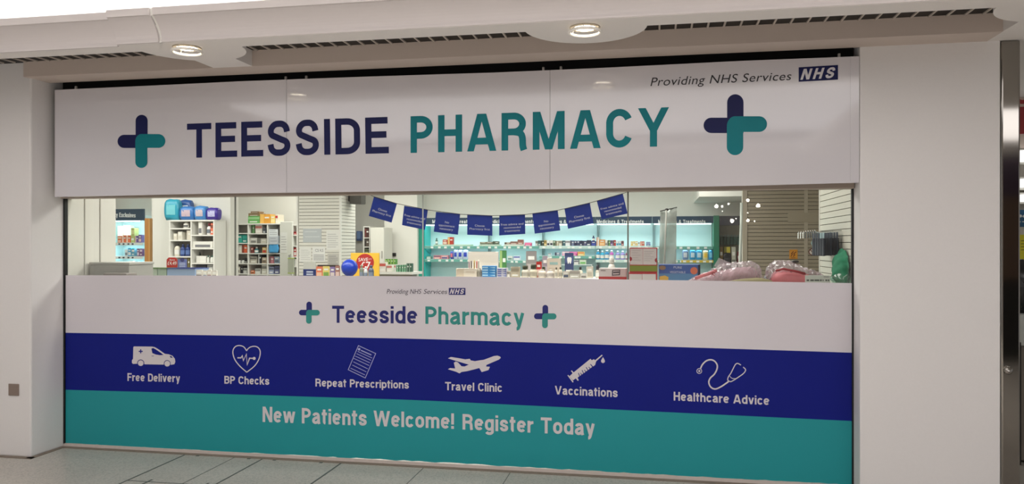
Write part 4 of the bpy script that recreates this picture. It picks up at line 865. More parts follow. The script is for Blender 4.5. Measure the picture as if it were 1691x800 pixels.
# --- the exclusives cabinet at the left
YX = 5.0; x0, x1 = PX(172, YX), PX(238.5, YX)
t = thing('exclusives_cabinet', ((x0 + x1) / 2, YX, 0), 'lit shelf cabinet with a navy Exclusives header behind the left reveal', 'cabinet')
box('back_panel', x0, x1, 5.40, 5.44, 0, 2.0, M_backp, t); box('side_panel', x1 - 0.015, x1, YX + 0.02, 5.399, 0, 2.0, M_backp, t); box('side_panel', x0, x0 + 0.015, YX + 0.02, 5.399, 0, 2.0, M_backp, t)
hz1, hz0 = zpx(215, 345.5, YX), zpx(215, 364.5, YX)
hd = box('header', x0, x1, YX - 0.015, YX + 0.015, hz0, hz1, mat('header_slate', (34, 66, 88), 0.4), t, 0.002)
bold_lettering('lettering', 'Pharmacy', (173, 351.5), (194.5, 351.5), (173, 358.8), (194.5, 358.8), YX - 0.016, M_hl, hd, thick=0.002); bold_lettering('lettering', 'Exclusives', (197, 351.5), (224, 352.2), (197, 358.8), (224, 359.6), YX - 0.016, M_hl, hd, thick=0.002)
box('led_strip', x0 + 0.02, x1 - 0.1, YX + 0.016, YX + 0.045, hz0 - 0.018, hz0 + 0.002, M_led, t)
EXZ = [zpx(215, 401, YX), zpx(215, 423.5, YX), zpx(215, 441, YX)]
for zz in EXZ:
    sh = box('shelf', x0 + 0.016, x1 - 0.016, YX + 0.03, 5.398, zz - 0.015, zz, M_shelf, t); box('price_strip', x0 + 0.016, x1 - 0.05, YX + 0.022, YX + 0.029, zz - 0.04, zz - 0.001, M_ticket, sh)
    for a in (194, 201, 209, 216): box('price_ticket', PX(a, YX), PX(a + 3, YX), YX + 0.019, YX + 0.022, zz - 0.033, zz - 0.01, cm((70, 76, 84)), sh)
l = bpy.data.lights.new('cabinet_led', 'AREA'); l.shape = 'RECTANGLE'; l.size = x1 - x0 - 0.1; l.size_y = 0.04; l.energy = 3.2; l.color = (0.80, 0.96, 1.0)
lo = bpy.data.objects.new('cabinet_led', l); lo.location = ((x0 + x1) / 2, YX + 0.06, hz0 - 0.03); lo.rotation_euler = (math.radians(25), 0, 0); COL.objects.link(lo)
for zz in EXZ[:2]:
    l2 = bpy.data.lights.new('cabinet_shelf_led', 'AREA'); l2.shape = 'RECTANGLE'; l2.size = x1 - x0 - 0.1; l2.size_y = 0.03; l2.energy = 1.5; l2.color = (0.80, 0.96, 1.0)
    lo = bpy.data.objects.new('cabinet_shelf_led', l2); lo.location = ((x0 + x1) / 2, YX + 0.06, zz - 0.045); lo.rotation_euler = (math.radians(25), 0, 0); COL.objects.link(lo)
Yx = YX + 0.05
row([('c', 194, 201, 390, (226, 120, 70), (240, 200, 170), 'orange carton'), ('c', 201.6, 208, 389, (222, 112, 62), (244, 220, 200), 'orange carton'), ('c', 208.4, 215.6, 389, (224, 116, 66), (244, 220, 200), 'orange carton'), ('c', 216.2, 222, 377, (190, 200, 120), (226, 226, 160), 'tall lime carton'), ('c', 223, 228, 390, (110, 84, 150), (230, 190, 190), 'purple carton'), ('c', 228.4, 233.6, 388, (124, 96, 160), (236, 206, 200), 'purple carton')], EXZ[0] + 0.001, 'in the exclusives cabinet', 'cartons in the exclusives cabinet', Y=Yx)
row([('c', 194, 203, 373.5, (214, 226, 196), W_, 'tall pale green carton'), ('c', 203.6, 214.6, 372.5, (220, 230, 204), W_, 'tall pale green carton')], EXZ[0] + 0.001, 'at the back of the exclusives cabinet', 'cartons in the exclusives cabinet', Y=Yx + 0.14)
row([('c', 206, 210.6, 412, (226, 236, 240), None, 'white carton'), ('c', 211.2, 216.6, 410, (60, 166, 206), W_, 'sky blue carton'), ('c', 217.2, 222, 411, (96, 160, 180), W_, 'teal blue carton'), ('c', 226, 230, 411, (130, 84, 128), (226, 210, 220), 'plum carton'), ('c', 230.5, 235, 411, (126, 80, 124), (226, 210, 220), 'plum carton')], EXZ[1] + 0.001, 'on the middle shelf of the exclusives cabinet', 'cartons in the exclusives cabinet', Y=Yx)
row([('c', 213, 221, 431.5, (236, 232, 226), (220, 140, 120), 'white carton'), ('c', 221.6, 228.6, 431.5, (90, 190, 214), W_, 'cyan and white carton')], EXZ[2] + 0.001, 'on the bottom shelf of the exclusives cabinet', 'cartons in the exclusives cabinet', Y=Yx)
# --- white open shelf unit with packs on top
YU = 3.75
def shelf_unit(label, px0, px1, ptop, Y, dep, cols, zs, group=None):
    """open shelf unit: cols = photo columns of the upright boards, zs = shelf rows for each column"""
    xs = [PX(c, Y) for c in cols]; zt = zpx((px0 + px1) / 2, ptop, Y)
    t = thing('shelf_unit', ((xs[0] + xs[-1]) / 2, Y, 0), label, 'shelves', group)
    for x in xs: box('upright_board', x - 0.009, x + 0.009, Y, Y + dep, 0, zt - 0.02, M_lam, t, 0.001)
    box('top_board', xs[0] - 0.009, xs[-1] + 0.009, Y - 0.004, Y + dep, zt - 0.019, zt, M_lam, t, 0.001)
    box('back_board', xs[0], xs[-1], Y + dep, Y + dep + 0.01, 0, zt, mat('shelf_back_grey', (190, 184, 176), 0.6), t)
    for i, rows in enumerate(zs):
        for r in rows:
            z = zpx((cols[i] + cols[i + 1]) / 2, r, Y); box('shelf_board', xs[i] + 0.0095, xs[i + 1] - 0.0095, Y, Y + dep - 0.001, z - 0.016, z, M_lam, t)
    UNIT.update(cols=cols, zs=zs, Y=Y, xs=xs, zt=zt)
    return zt
UNIT = {}
def slot(px, r):
    """top of the shelf at photo row r in the column holding photo column px; sets the compartment limits"""
    global LIM
    c = UNIT['cols']; i = max(k for k in range(len(c) - 1) if px >= c[k] - 2 or k == 0); rows = list(UNIT['zs'][i]); cmid = (c[i] + c[i + 1]) / 2; Y = UNIT['Y']
    up = max([q for q in rows if q < r - 1], default=None)
    LIM = (UNIT['xs'][i] + 0.0105, UNIT['xs'][i + 1] - 0.0105, (zpx(cmid, up, Y) - 0.018) if up else UNIT['zt'] - 0.022)
    return zpx(cmid, r, Y) + 0.001
zt = shelf_unit('white open shelf unit with baby packs on top, left of the pane joint', 279, 353, 363.5, YU, 0.27, (280, 315.5, 353), ((377, 396.5, 423.5, 446), (388, 410, 434.5, 447)))
def on(rows_px, Y): return zpx(300, rows_px, Y) + 0.001
G1 = 'goods on the white open shelf unit'
pouch('nappy_pack', 'big translucent teal pack at the left end on top of the white shelf unit', 'pack', 'packs on the white shelf unit', 270, 293.5, 329, zt + 0.001, YU + 0.02, 0.115, (50, 160, 186), (120, 200, 210))
pouch('nappy_pack', 'navy pack with white oval behind the front packs on the white shelf unit', 'pack', 'packs on the white shelf unit', 294, 314, 330, zt + 0.001, YU + 0.155, 0.1, (40, 84, 150), (222, 230, 236))
pouch('nappy_pack', 'blue pack beside the big teal pack on the white shelf unit', 'pack', 'packs on the white shelf unit', 295, 318, 341, zt + 0.001, YU + 0.01, 0.13, (56, 120, 190), (200, 180, 190))
pouch('nappy_pack', 'blue pack in the middle of the row on the white shelf unit', 'pack', 'packs on the white shelf unit', 319, 338, 340, zt + 0.001, YU + 0.01, 0.13, (72, 140, 204), (206, 190, 196))
pouch('nappy_pack', 'purple pack at the right end on top of the white shelf unit', 'pack', 'packs on the white shelf unit', 339, 358, 343, zt + 0.001, YU + 0.01, 0.13, (66, 46, 150), (190, 190, 226))
def zrow(p, r): return slot(p, r)
YI = YU + 0.02
bottle('white_jar', 'white cup with a dark mark on the top left shelf of the white unit', 'cup', G1, 301, 309, 367.5, zrow(298, 377), YI, (232, 230, 222), (226, 224, 216), 0.12, (110, 110, 110))
carton('plain_carton', 'short cream box on the second left shelf of the white unit', 'box', G1, 286.5, 292, 386, zrow(298, 396.5), YI, 0.1, (226, 220, 204), style='t', c2=(214, 206, 190))
carton('plain_carton', 'taller cream box in the middle of the second left shelf', 'box', G1, 293.5, 300.5, 383, zrow(298, 396.5), YI, 0.1, (230, 226, 212), c2=(210, 204, 190), style='t')
carton('plain_carton', 'pale box against the divider on the second left shelf', 'box', G1, 308, 314.5, 381, zrow(298, 396.5), YI, 0.1, (222, 214, 198), c2=(206, 198, 182), style='s')
bottle('lotion_bottle', 'cream bottle with black cap on the third left shelf', 'bottle', G1, 286, 294.5, 403.5, zrow(298, 423.5), YI, (224, 218, 200), (36, 34, 34), 0.14)
bottle('lotion_bottle', 'navy bottle beside the cream bottle on the third left shelf', 'bottle', G1, 296, 303.5, 403.5, zrow(298, 423.5), YI, (36, 60, 120), (34, 50, 96), 0.2, (90, 116, 170))
bottle('lotion_bottle', 'navy bottle nearest the divider on the third left shelf', 'bottle', G1, 304.5, 312, 403.5, zrow(298, 423.5), YI, (34, 58, 118), (34, 50, 96), 0.2, (90, 116, 170))
carton('plain_carton', 'slim olive box at the divider on the lowest left shelf', 'box', G1, 309, 313, 425.5, zrow(298, 446), YI, 0.08, (120, 112, 70))
carton('plain_carton', 'tall white carton on the top right shelf of the white unit', 'box', G1, 327.5, 333.5, 366, zrow(334, 388), YI, 0.1, (236, 234, 226), (120, 120, 124), style='t')
bottle('lotion_bottle', 'white bottle with dark red cap on the top right shelf', 'bottle', G1, 340, 347, 368.5, zrow(334, 388), YI, (234, 232, 230), (120, 30, 44), 0.26, (110, 120, 130))
carton('plain_carton', 'salmon orange box at the right edge of the top right shelf', 'box', G1, 347.8, 352, 369, zrow(334, 388), YI, 0.08, (226, 120, 90), style='b')
carton('plain_carton', 'long white box with scribble on the second right shelf', 'box', G1, 318, 351, 399, zrow(334, 410), YI, 0.14, (232, 230, 222), (120, 120, 124), style='t')
carton('plain_carton', 'white card box on the third right shelf of the white unit', 'box', G1, 324, 340, 423, zrow(334, 434.5), YI, 0.1, (234, 232, 226), (222, 220, 212), style='s')
for k, (a, b) in enumerate(((341, 345), (346, 352))): bottle('small_bottle', 'small white bottle with green cap, %s on the third right shelf' % ('left one' if k == 0 else 'right one'), 'bottle', G1, a, b - 0.4, 422.5, zrow(334, 434.5), YI, (226, 228, 220), (60, 110, 96), 0.2)
UNIT_Z = zrow(334, 434.5) + 0.006
for k, (a, lean) in enumerate(((320.5, 1.2), (323.5, 1.5), (332.5, -2))):
    t = thing('black_tool', (PX(a, YI + 0.12), YI + 0.12, UNIT_Z), 'slim black hand tool leaning, %s from left on the third right shelf' % ORD[k], 'tool', 'tools on the third right shelf')
    bm = bmesh.new(); add_tube(bm, [Vector((PX(a, YI + 0.12), YI + 0.12, UNIT_Z)), P(a + lean * 0.6, 426, YI + 0.13), P(a + lean, 419, YI + 0.14)], 0.009, 8); obj('tool_handle', bm, cm((40, 42, 44)), t)
    bm = bmesh.new(); add_tube(bm, [P(a + lean, 419, YI + 0.14), P(a + lean * 1.2, 416.5, YI + 0.145)], 0.005, 8); obj('tool_tip', bm, cm((120, 122, 126)), t)
carton('dark_carton', 'flat dark box on the lowest right shelf of the white unit', 'box', G1, 324, 340, 437.5, zrow(334, 447), YI, 0.12, (52, 54, 66)); carton('dark_carton', 'small grey box on the lowest right shelf of the white unit', 'box', G1, 342, 351, 438, zrow(334, 447), YI, 0.12, (190, 190, 186))
# --- store room shelves
YR = 6.0
LIM = None
zt = shelf_unit('tall white store room shelf unit with boxes on top, behind the partition', 378, 463, 369.3, YR, 0.30, (378, 409.5, 441.5, 463), ((385, 401.5, 418, 435, 452), (385.5, 402.5, 418.5, 435.5, 453), (402.5, 418.5, 435.5, 453)))
def zr(r): return zpx(420, r, YR) + 0.001
G2 = 'goods on the store room shelves'; YS2 = YR + 0.03
TB = 'boxes on top of the store room shelves'
carton('stock_box', 'low green box at the left on top of the store shelves', 'box', TB, 409.5, 428.5, 357.3, zt + 0.001, YS2, 0.2, (104, 172, 92), (150, 200, 140), style='b')
carton('stock_box', 'flat brown box lying on the green box', 'box', TB, 410, 429, 352.4, zpx(419, 357.3, YS2) + 0.002, YS2 + 0.01, 0.19, (150, 124, 86), (120, 100, 70), style='b')
carton('stock_box', 'small brown box on top of the flat brown box', 'box', TB, 414, 428, 349.4, zpx(419, 352.4, YS2) + 0.004, YS2 + 0.02, 0.15, (140, 112, 76), (120, 96, 66), style='b')
carton('stock_box', 'amber box in the middle on top of the store shelves', 'box', TB, 429.2, 446, 354, zt + 0.001, YS2, 0.2, (226, 160, 60), (240, 190, 96), style='s')
carton('stock_box', 'yellow box right of the amber box on the store shelves', 'box', TB, 446.6, 454, 355.5, zt + 0.001, YS2, 0.2, (240, 206, 120), (250, 226, 160), style='t')
carton('stock_box', 'cream box with red end at the right on the store shelves', 'box', TB, 454.6, 459, 354.5, zt + 0.001, YS2, 0.2, (236, 226, 206), (196, 50, 50), style='b')
def stock(a, b, top, r, c, wn, **k):
    global LIM
    carton('stock_carton', wn, 'box', G2, a, b, top, slot((a + b) / 2, r), YS2 + k.pop('dy', 0), 0.16, c, **k); LIM = None
stock(379.5, 386.5, 374, 385, (234, 232, 226), 'white carton at the far left top of the store shelves'); stock(380, 386.8, 388, 401.5, (110, 110, 150), 'violet grey carton at the far left of the store shelves')
stock(391, 400, 388, 401.5, (34, 150, 136), 'teal box, left of the pair on the store shelves', c2=(40, 166, 150)); stock(400.4, 408, 388, 401.5, (30, 144, 132), 'teal box, right of the pair on the store shelves', c2=(40, 166, 150))
stock(391.5, 399, 405.5, 418, (228, 222, 210), 'cream carton left of the orange carton in the store'); stock(400, 408, 405, 418, (226, 96, 54), 'bright orange carton on the store shelves')
for k, (a, b) in enumerate(((392, 396.5), (397.5, 403))): bottle('white_jar', 'white jar with black lid, %s on the fourth store shelf' % ('left one' if k == 0 else 'right one'), 'jar', G2, a, b, 428, slot(a + 2, 435), YS2, (226, 226, 222), (30, 30, 32), 0.25)
stock(403.5, 408.5, 426.5, 435, (44, 44, 48), 'black box beside the jars on the store shelves'); stock(391.5, 396, 441, 452, (220, 214, 200), 'cream box on the lowest left store shelf'); stock(397, 400.5, 440, 452, (40, 40, 44), 'slim black box on the lowest left store shelf'); stock(401.5, 408, 443, 452, (196, 196, 190), 'grey box on the lowest left store shelf')
stock(412, 420, 371.5, 385.5, (110, 164, 104), 'green box on the top middle store shelf', dy=0.05); stock(421.5, 432.5, 371.5, 385.5, (222, 214, 204), 'stack of pale cartons on the top middle store shelf', c2=(190, 110, 100), style='b'); stock(434, 438.5, 377, 385.5, (110, 116, 124), 'small grey carton on the top middle store shelf')
stock(413, 424, 393, 402.5, (206, 204, 196), 'low pale box at left on the second middle store shelf'); stock(425, 440, 394, 402.5, (196, 192, 180), 'low pale box at right on the second middle store shelf')
stock(414, 418, 409, 418.5, (150, 70, 60), 'dull red carton on the third middle store shelf'); bottle('stock_bottle', 'teal bottle on the third middle store shelf', 'bottle', G2, 419, 425.5, 408, slot(422, 418.5), YS2, (40, 120, 130), (220, 220, 214), 0.25); stock(433, 440, 409, 418.5, (206, 170, 100), 'ochre carton on the third middle store shelf', c2=(190, 50, 44), style='t')
stock(413, 424, 424, 435.5, (190, 184, 170), 'beige box on the fourth middle store shelf'); stock(426.5, 431, 420.5, 435.5, (48, 48, 52), 'tall black box on the fourth middle store shelf', c2=(220, 220, 214), style='s'); stock(432.5, 440, 425.5, 435.5, (196, 174, 150), 'tan box on the fourth middle store shelf')
stock(414, 420, 447, 453, (224, 130, 80), 'orange carton on the fifth middle store shelf'); stock(421, 430, 444, 453, (214, 212, 206), 'white carton on the fifth middle store shelf'); stock(432, 440.5, 438, 453, (206, 202, 190), 'tall pale carton on the fifth middle store shelf')
stock(444, 461, 389.5, 402.5, (196, 204, 210), 'pale blue grey carton on the upper right store shelf'); stock(444, 452, 424, 435.5, (186, 120, 130), 'dusky pink carton on the third right store shelf'); stock(453, 461, 424, 435.5, (150, 170, 190), 'blue grey carton on the third right store shelf'); stock(444, 452, 441, 453, (150, 160, 190), 'lavender carton on the lowest right store shelf'); stock(453.5, 461, 440, 453, (104, 110, 150), 'slate violet carton on the lowest right store shelf')
def sheet(name, label, px0, px1, p0, p1, Y, c, lines=4, head=None, group='notices', m2=None, tilt=0.0):
    a, b = P(px0, p0, Y), P(px1, p1, Y); t = thing(name, ((a.x + b.x) / 2, Y, b.z), label, 'notice', group)
    box('sheet', a.x, b.x, Y - 0.002, Y, b.z, a.z, cm(c, 0.6), t)
    bm = bmesh.new(); h_ = a.z - b.z; w_ = b.x - a.x
    for k in range(lines):
        z = a.z - h_ * (0.18 + 0.74 * k / max(1, lines)); add_box(bm, a.x + w_ * 0.1, a.x + w_ * (0.9 if k % 3 else 0.75), Y - 0.003, Y - 0.002, z - h_ * 0.06, z - h_ * 0.02)
    if lines: obj('print_lines', bm, m2 or M_print, t)
    else: bm.free()
    return t
LIM = None
t = thing('blue_bag', (PX(452, YR), YR, zr(418.5)), 'bright blue plastic bag with white notice hanging in the store shelves', 'bag')
a, b = P(443.5, 404, YR - 0.03), P(460, 417.8, YR - 0.03)
bm = bmesh.new(); bmesh.ops.create_cube(bm, size=2); bmesh.ops.subdivide_edges(bm, edges=list(bm.edges), cuts=5, use_grid_fill=True)
for v in bm.verts: v.co = ((a.x + b.x) / 2 + v.co.x * (b.x - a.x) / 2 * (0.9 + 0.1 * math.cos(3 * v.co.z)), YR - 0.022 + v.co.y * 0.010 * (1 + 0.3 * math.sin(6 * v.co.x)), (a.z + b.z) / 2 + v.co.z * (a.z - b.z) / 2)
for f in bm.faces: f.smooth = True
obj('bag_body', bm, cm((70, 158, 214), 0.3), t)
sheet('paper_notice', 'white printed notice above the blue bag in the store shelves', 444, 459, 379, 391, YR - 0.040, (226, 230, 232), 3); sheet('paper_notice', 'grey photo notice just above the blue bag', 445, 459, 391.3, 403.5, YR - 0.040, (196, 200, 206), 2, m2=cm((70, 76, 90)))
# white door standing open beside the store shelves
YD = 5.55; a, b = P(462.8, 366.5, YD), P(482.5, 470, YD)
t = thing('white_door', ((a.x + b.x) / 2, YD, 0), 'plain white door standing open beside the store shelves', 'door')
box('door_leaf', a.x, b.x, YD, YD + 0.04, 0, a.z, mat('door_white', (222, 222, 214), 0.5), t, 0.003)
c = P(479.5, 425.5, YD); box('door_handle', c.x - 0.01, c.x + 0.01, YD - 0.044, YD, c.z - 0.05, c.z + 0.05, M_chrome, t, 0.004)
sheet('paper_notice', 'white notice with faint lines on the white door', 463.5, 474, 384, 418, YD - 0.001, (232, 232, 228), 6, m2=cm((190, 190, 188)))
a, b = P(475.5, 427, YD - 0.07), P(485, 451.5, YD - 0.07); t = thing('green_edged_folder', ((a.x + b.x) / 2, YD, b.z), 'pale grey folder with lime edges hanging on the white door', 'folder')
box('folder_body', a.x, b.x, YD - 0.072, YD - 0.045, b.z, a.z, cm((178, 182, 166)), t, 0.004)
for z in (a.z, b.z): box('lime_edge', a.x - 0.003, b.x + 0.003, YD - 0.075, YD - 0.045, z - 0.008, z + 0.006, cm((170, 190, 90)), t, 0.002)
# narrow shelf glimpsed between door and column
zt2 = shelf_unit('narrow white shelf glimpsed between white door and slatwall column', 483, 498, 371, 6.1, 0.26, (482.5, 500), ((388, 406, 424, 440),))
def zr2(r): return slot(487, r)
carton('stock_carton', 'red carton on the upper narrow shelf beside the column', 'box', G2, 485, 489.5, 383, zr2(388), 6.12, 0.1, (180, 44, 48)); carton('stock_carton', 'red carton on the second narrow shelf beside the column', 'box', G2, 485, 489.5, 409.6, zr2(424) , 6.12, 0.1, (176, 44, 48), c2=(220, 214, 210)); carton('stock_carton', 'white carton on the second narrow shelf beside the column', 'box', G2, 485, 489.8, 428, zr2(440), 6.12, 0.1, (226, 224, 218))
LIM = None
# notices on the column front
NG = 'notices on the slatwall column'; Yn = YC - 0.002
sheet('paper_notice', 'grey landscape notice, topmost on the slatwall column', 500.5, 531, 378, 400.5, Yn, (190, 196, 198), 2, group=NG, m2=cm((220, 224, 224)))
sheet('paper_notice', 'white sheet with two columns at the right of the slatwall column', 539, 560.5, 380, 413, Yn, (230, 230, 224), 7, group=NG, m2=cm((196, 196, 194)))
sheet('paper_notice', 'white sheet at the lower left of the slatwall column', 495, 514, 408, 433, Yn, (230, 230, 224), 6, group=NG, m2=cm((204, 204, 200)))
t = sheet('paper_notice', 'white sheet headed by large letters in the middle of the column', 516, 537, 408, 433, Yn, (232, 232, 228), 0, group=NG)
px_lettering('print_heading', 'CS KS', (520.5, 411.6), (534, 411.6), (520.5, 416), (534, 416), Yn - 0.0021, M_print, t, thick=0.0005)
bm = bmesh.new()
for k in range(4): a = P(518, 421 + 2.6 * k, Yn); b = P(535, 422.2 + 2.6 * k, Yn); add_box(bm, a.x, b.x, Yn - 0.003, Yn - 0.002, b.z, a.z)
obj('print_lines', bm, cm((160, 160, 160)), t)
sheet('paper_notice', 'grey sheet low at the right corner of the slatwall column', 541, 560, 419, 440, Yn, (196, 194, 186), 5, group=NG)
t = thing('navy_card', (PX(511, 4.3), 4.3, 1.2), 'navy and grey tent card standing before the slatwall column', 'card')
a, b = P(501, 432.5, 4.30), P(521.5, 458, 4.30); m_ = P(511, 445, 4.30).z
box('card_top', a.x, b.x, 4.30, 4.306, m_, a.z, cm((200, 200, 192)), t); box('card_foot', a.x, b.x, 4.296, 4.306, b.z, m_, cm((28, 46, 110)), t)
bm = bmesh.new(); 
for p0 in (448.2, 452.2): a = P(506, p0, 4.295); b = P(517, p0 + 2.4, 4.295); add_box(bm, a.x, b.x, 4.2945, 4.296, b.z, a.z)
obj('print_lines', bm, cm((190, 196, 214)), t)
MZ = 'magazines before the slatwall column'
for k, (a, b, p0, c, c2, wn) in enumerate(((522, 532.5, 440.5, (222, 120, 86), (236, 190, 160), 'orange magazine'), (533, 544, 440, (226, 206, 120), (120, 160, 80), 'yellow and green magazine'), (545, 553, 441, (130, 110, 160), (220, 206, 200), 'violet magazine'), (553.6, 561, 439, (160, 110, 100), (220, 190, 180), 'brown magazine'))):
    carton('magazine', wn + ' standing before the slatwall column', 'magazine', MZ, a, b, p0, None, 4.25, 0.012, c, c2, style='t', pbot=459.7)
t = thing('magazine_rack', (PX(541, 4.25), 4.27, 0), 'white rack holding the magazines before the slatwall column', 'rack'); zz = zpx(541, 459.7, 4.25) - 0.003
box('rack_shelf', PX(498, 4.25), PX(562, 4.25), 4.20, 4.40, zz - 0.022, zz - 0.002, M_lam, t, 0.002); box('rack_post', PX(530, 4.3) - 0.03, PX(530, 4.3) + 0.03, 4.28, 4.34, 0, zz - 0.0225, M_lam, t)
box('masthead', PX(524, 4.262), PX(559, 4.262), 4.268, 4.274, zpx(541, 441.5, 4.262), zpx(541, 437.8, 4.262), cm((60, 50, 48)), t)
# speaker-like black unit high on the column side, with its cable
t = thing('wall_speaker', (PX(585, 4.9), 4.75, 2.0), 'black box unit with hanging cable high beside the slatwall column', 'speaker')
a, b = P(577, 316, 4.75), P(596, 336.8, 4.75); box('speaker_body', a.x, b.x, 4.75, 4.93, b.z, a.z + 0.1, cm((66, 64, 58)), t, 0.006)
a2, b2 = P(567.5, 318, 4.80), P(577, 333, 4.80); box('speaker_bracket', max(a2.x, xc1 + 0.0015), b2.x, 4.80, 4.88, b2.z, a2.z, cm((30, 30, 30)), t, 0.004)
bm = bmesh.new(); cpx = [(573.5, 333), (574.5, 343), (573, 350), (575.5, 358), (574, 368), (575, 374), (573, 380)]
add_tube(bm, [P(x, y, 4.84) for x, y in cpx], 0.004, 6); obj('cable', bm, cm((40, 38, 36)), t)
a, b = P(589, 382, 7.55), P(597, 398, 7.55); t = thing('blue_dispenser', ((a.x + b.x) / 2, 7.55, b.z), 'small blue dispenser on the rear wall right of the column', 'dispenser')
box('dispenser_body', a.x, b.x, 7.53, 7.618, b.z, a.z, cm((70, 96, 150)), t, 0.01, seg=2); box('dispenser_front', a.x + 0.012, b.x - 0.012, 7.522, 7.53, b.z + 0.03, a.z - 0.012, cm((120, 150, 196)), t, 0.004)
# narrow shelf and cream cupboard by the rear wall
shelf_unit('narrow white shelf with dark goods left of the cream cupboard', 600.5, 610.5, 374, 6.9, 0.22, (600.5, 610.5), ((392.5, 407.5, 420, 440),))
def zr3(r): return slot(605, r)
carton('dark_carton', 'dark brown carton on the narrow shelf by the cream cupboard', 'box', G2, 602, 609, 377.5, zr3(392.5), 6.92, 0.1, (74, 40, 36), (110, 44, 40)); carton('dark_carton', 'dark mixed carton on the second narrow shelf by the cupboard', 'box', G2, 602, 609, 396, zr3(407.5), 6.92, 0.1, (96, 84, 74)); carton('dark_carton', 'olive green carton on the third narrow shelf by the cupboard', 'box', G2, 602, 609, 412, zr3(420), 6.92, 0.1, (110, 120, 84))
LIM = None
a, b = P(611.5, 376, 6.6), P(634.3, 470, 6.6); t = thing('cream_cupboard', ((a.x + b.x) / 2, 6.6, 0), 'plain cream cupboard below the first bunting flag', 'cupboard')
box('cupboard_body', a.x, b.x, 6.62, 7.0, 0, a.z, M_cream2, t, 0.004); box('cupboard_door', a.x + 0.004, b.x - 0.004, 6.60, 6.619, 0.08, a.z - 0.004, M_cream2, t, 0.003); box('door_handle', b.x - 0.04, b.x - 0.028, 6.585, 6.60, a.z - 0.5, a.z - 0.38, M_chrome, t, 0.003)
# brightly lit white rear pillar
sbox('wall_pillar', PX(634.5, 7.1), PX(689, 7.1), 7.1, 7.62, 0, 2.95, M_cream, 0.004)
# --- green and white boxes on a shelf below the pillar
YK = 5.2; zk = zpx(655, 449.5, YK); x0, x1 = PX(600, YK), PX(687, YK)
t = thing('white_counter', ((x0 + x1) / 2, YK, 0), 'white counter shelf carrying green and white boxes', 'counter')
prism('counter_top', [(x0, YK, zk), (x1 - 0.06, YK, zk), (x1, YK + 0.35, zk), (x0, YK + 0.35, zk)], (0, 0, -0.035), M_lam, t); box('counter_base', x0 + 0.03, x1 - 0.09, YK + 0.06, YK + 0.33, 0, zk - 0.036, cm((150, 144, 132)), t)
GK = 'boxes on the white counter'; zk += 0.001
def kbox(a, b, top, zb, c, c2, wn, dy=0.03, st=None): return carton('medicine_carton', wn, 'box', GK, a, b, top, zb, YK + dy, 0.09, c, c2, style=st)
kbox(625.5, 637, 433.5, zk, (230, 222, 214), (206, 90, 80), 'white and red carton at the left of the white counter'); kbox(638.2, 647.5, 438, zk, (232, 226, 216), (210, 120, 110), 'cream and red carton second on the white counter')
kbox(640, 653.5, 437.2, zk, (228, 226, 222), (206, 110, 104), 'large white and red carton in the middle of the white counter', 0.14, 'b')
for k, a in enumerate((654, 658, 662.3, 666.3)): kbox(a, a + 3.6, 438.2 - k * 0.2, zk, (130, 186, 150), (60, 110, 80), 'pale green carton, %s of four standing on the white counter' % ORD[k], 0.03, 's')
for k, a in enumerate((671, 675.4)): kbox(a, a + 4, 435.4, zk, (50, 90, 70), (140, 170, 150), 'dark green carton, %s at the right end of the white counter' % ('first' if k == 0 else 'second'), 0.03, 's')
zk2 = zpx(646, 437.2, YK + 0.14) + 0.0012
for k, a in enumerate((635.8, 640.2, 644.8, 649.3)): kbox(a, a + 3.9, 428.2, zk2, (84, 140, 56), (170, 206, 110), 'bright green carton, %s of four on top of the stack' % ORD[k], 0.145, 's')
t = thing('black_label_holder', (PX(642, 7.09), 7.09, 1.4), 'black plaque with white label on the rear pillar above the green boxes', 'plaque')
a, b = P(631.5, 418, 7.085), P(652, 423.6, 7.085); box('plaque', max(a.x, PX(634.5, 7.1)), b.x + 0.02, 7.07, 7.099, b.z, a.z, cm((30, 30, 32)), t, 0.003); a, b = P(637.5, 418.6, 7.06), P(644, 422.4, 7.06); box('white_label', a.x, b.x, 7.067, 7.07, b.z, a.z, M_paper, t)
# --- yellow SAVE board with its disc, a blue balloon and grey tubes
YY = 3.3; a, b = P(579, 418, YY), P(626, 470, YY)
t = thing('yellow_offer_board', ((a.x + b.x) / 2, YY, 0), 'yellow offer board with red SAVE disc behind the blue balloon', 'sign')
box('board', a.x, b.x, YY, YY + 0.02, b.z, a.z, cm((232, 184, 58), 0.5), t, 0.003); box('board_post', (a.x + b.x) / 2 - 0.02, (a.x + b.x) / 2 + 0.02, YY + 0.021, YY + 0.05, 0, a.z - 0.06, cm((150, 150, 146)), t)
bm = bmesh.new(); fill_loops(bm, [circ(603, 434, 14.5, 40)], YY - 0.001, 0.002, ident); dsc = obj('red_disc', bm, cm((176, 40, 34), 0.5), t)
px_lettering('lettering', 'SAVE', (592, 426.5), (608, 426), (592, 432), (608, 431.6), YY - 0.0035, M_paper, dsc); px_lettering('lettering', '£7', (595, 433.2), (612, 432.8), (595, 444.5), (612, 444.2), YY - 0.0035, M_paper, dsc); px_lettering('lettering', 'UP TO', (609, 427.4), (613.6, 427.2), (609, 429.2), (613.6, 429), YY - 0.0035, M_paper, dsc)
YL2 = 3.0; c = P(577.3, 442, YL2); t = thing('blue_balloon', (c.x, YL2, c.z), 'round blue balloon in front of the yellow offer board', 'balloon')
R_ = 14.5 * (YL2 + DC) / F; bm = bmesh.new(); prof = [(R_ * math.sin(PI * k / 18) * (1 if k < 9 else 1 - 0.10 * ((k - 9) / 9) ** 1.5), R_ * math.cos(PI * k / 18) * (1 if k < 9 else 1.12)) for k in range(19)]
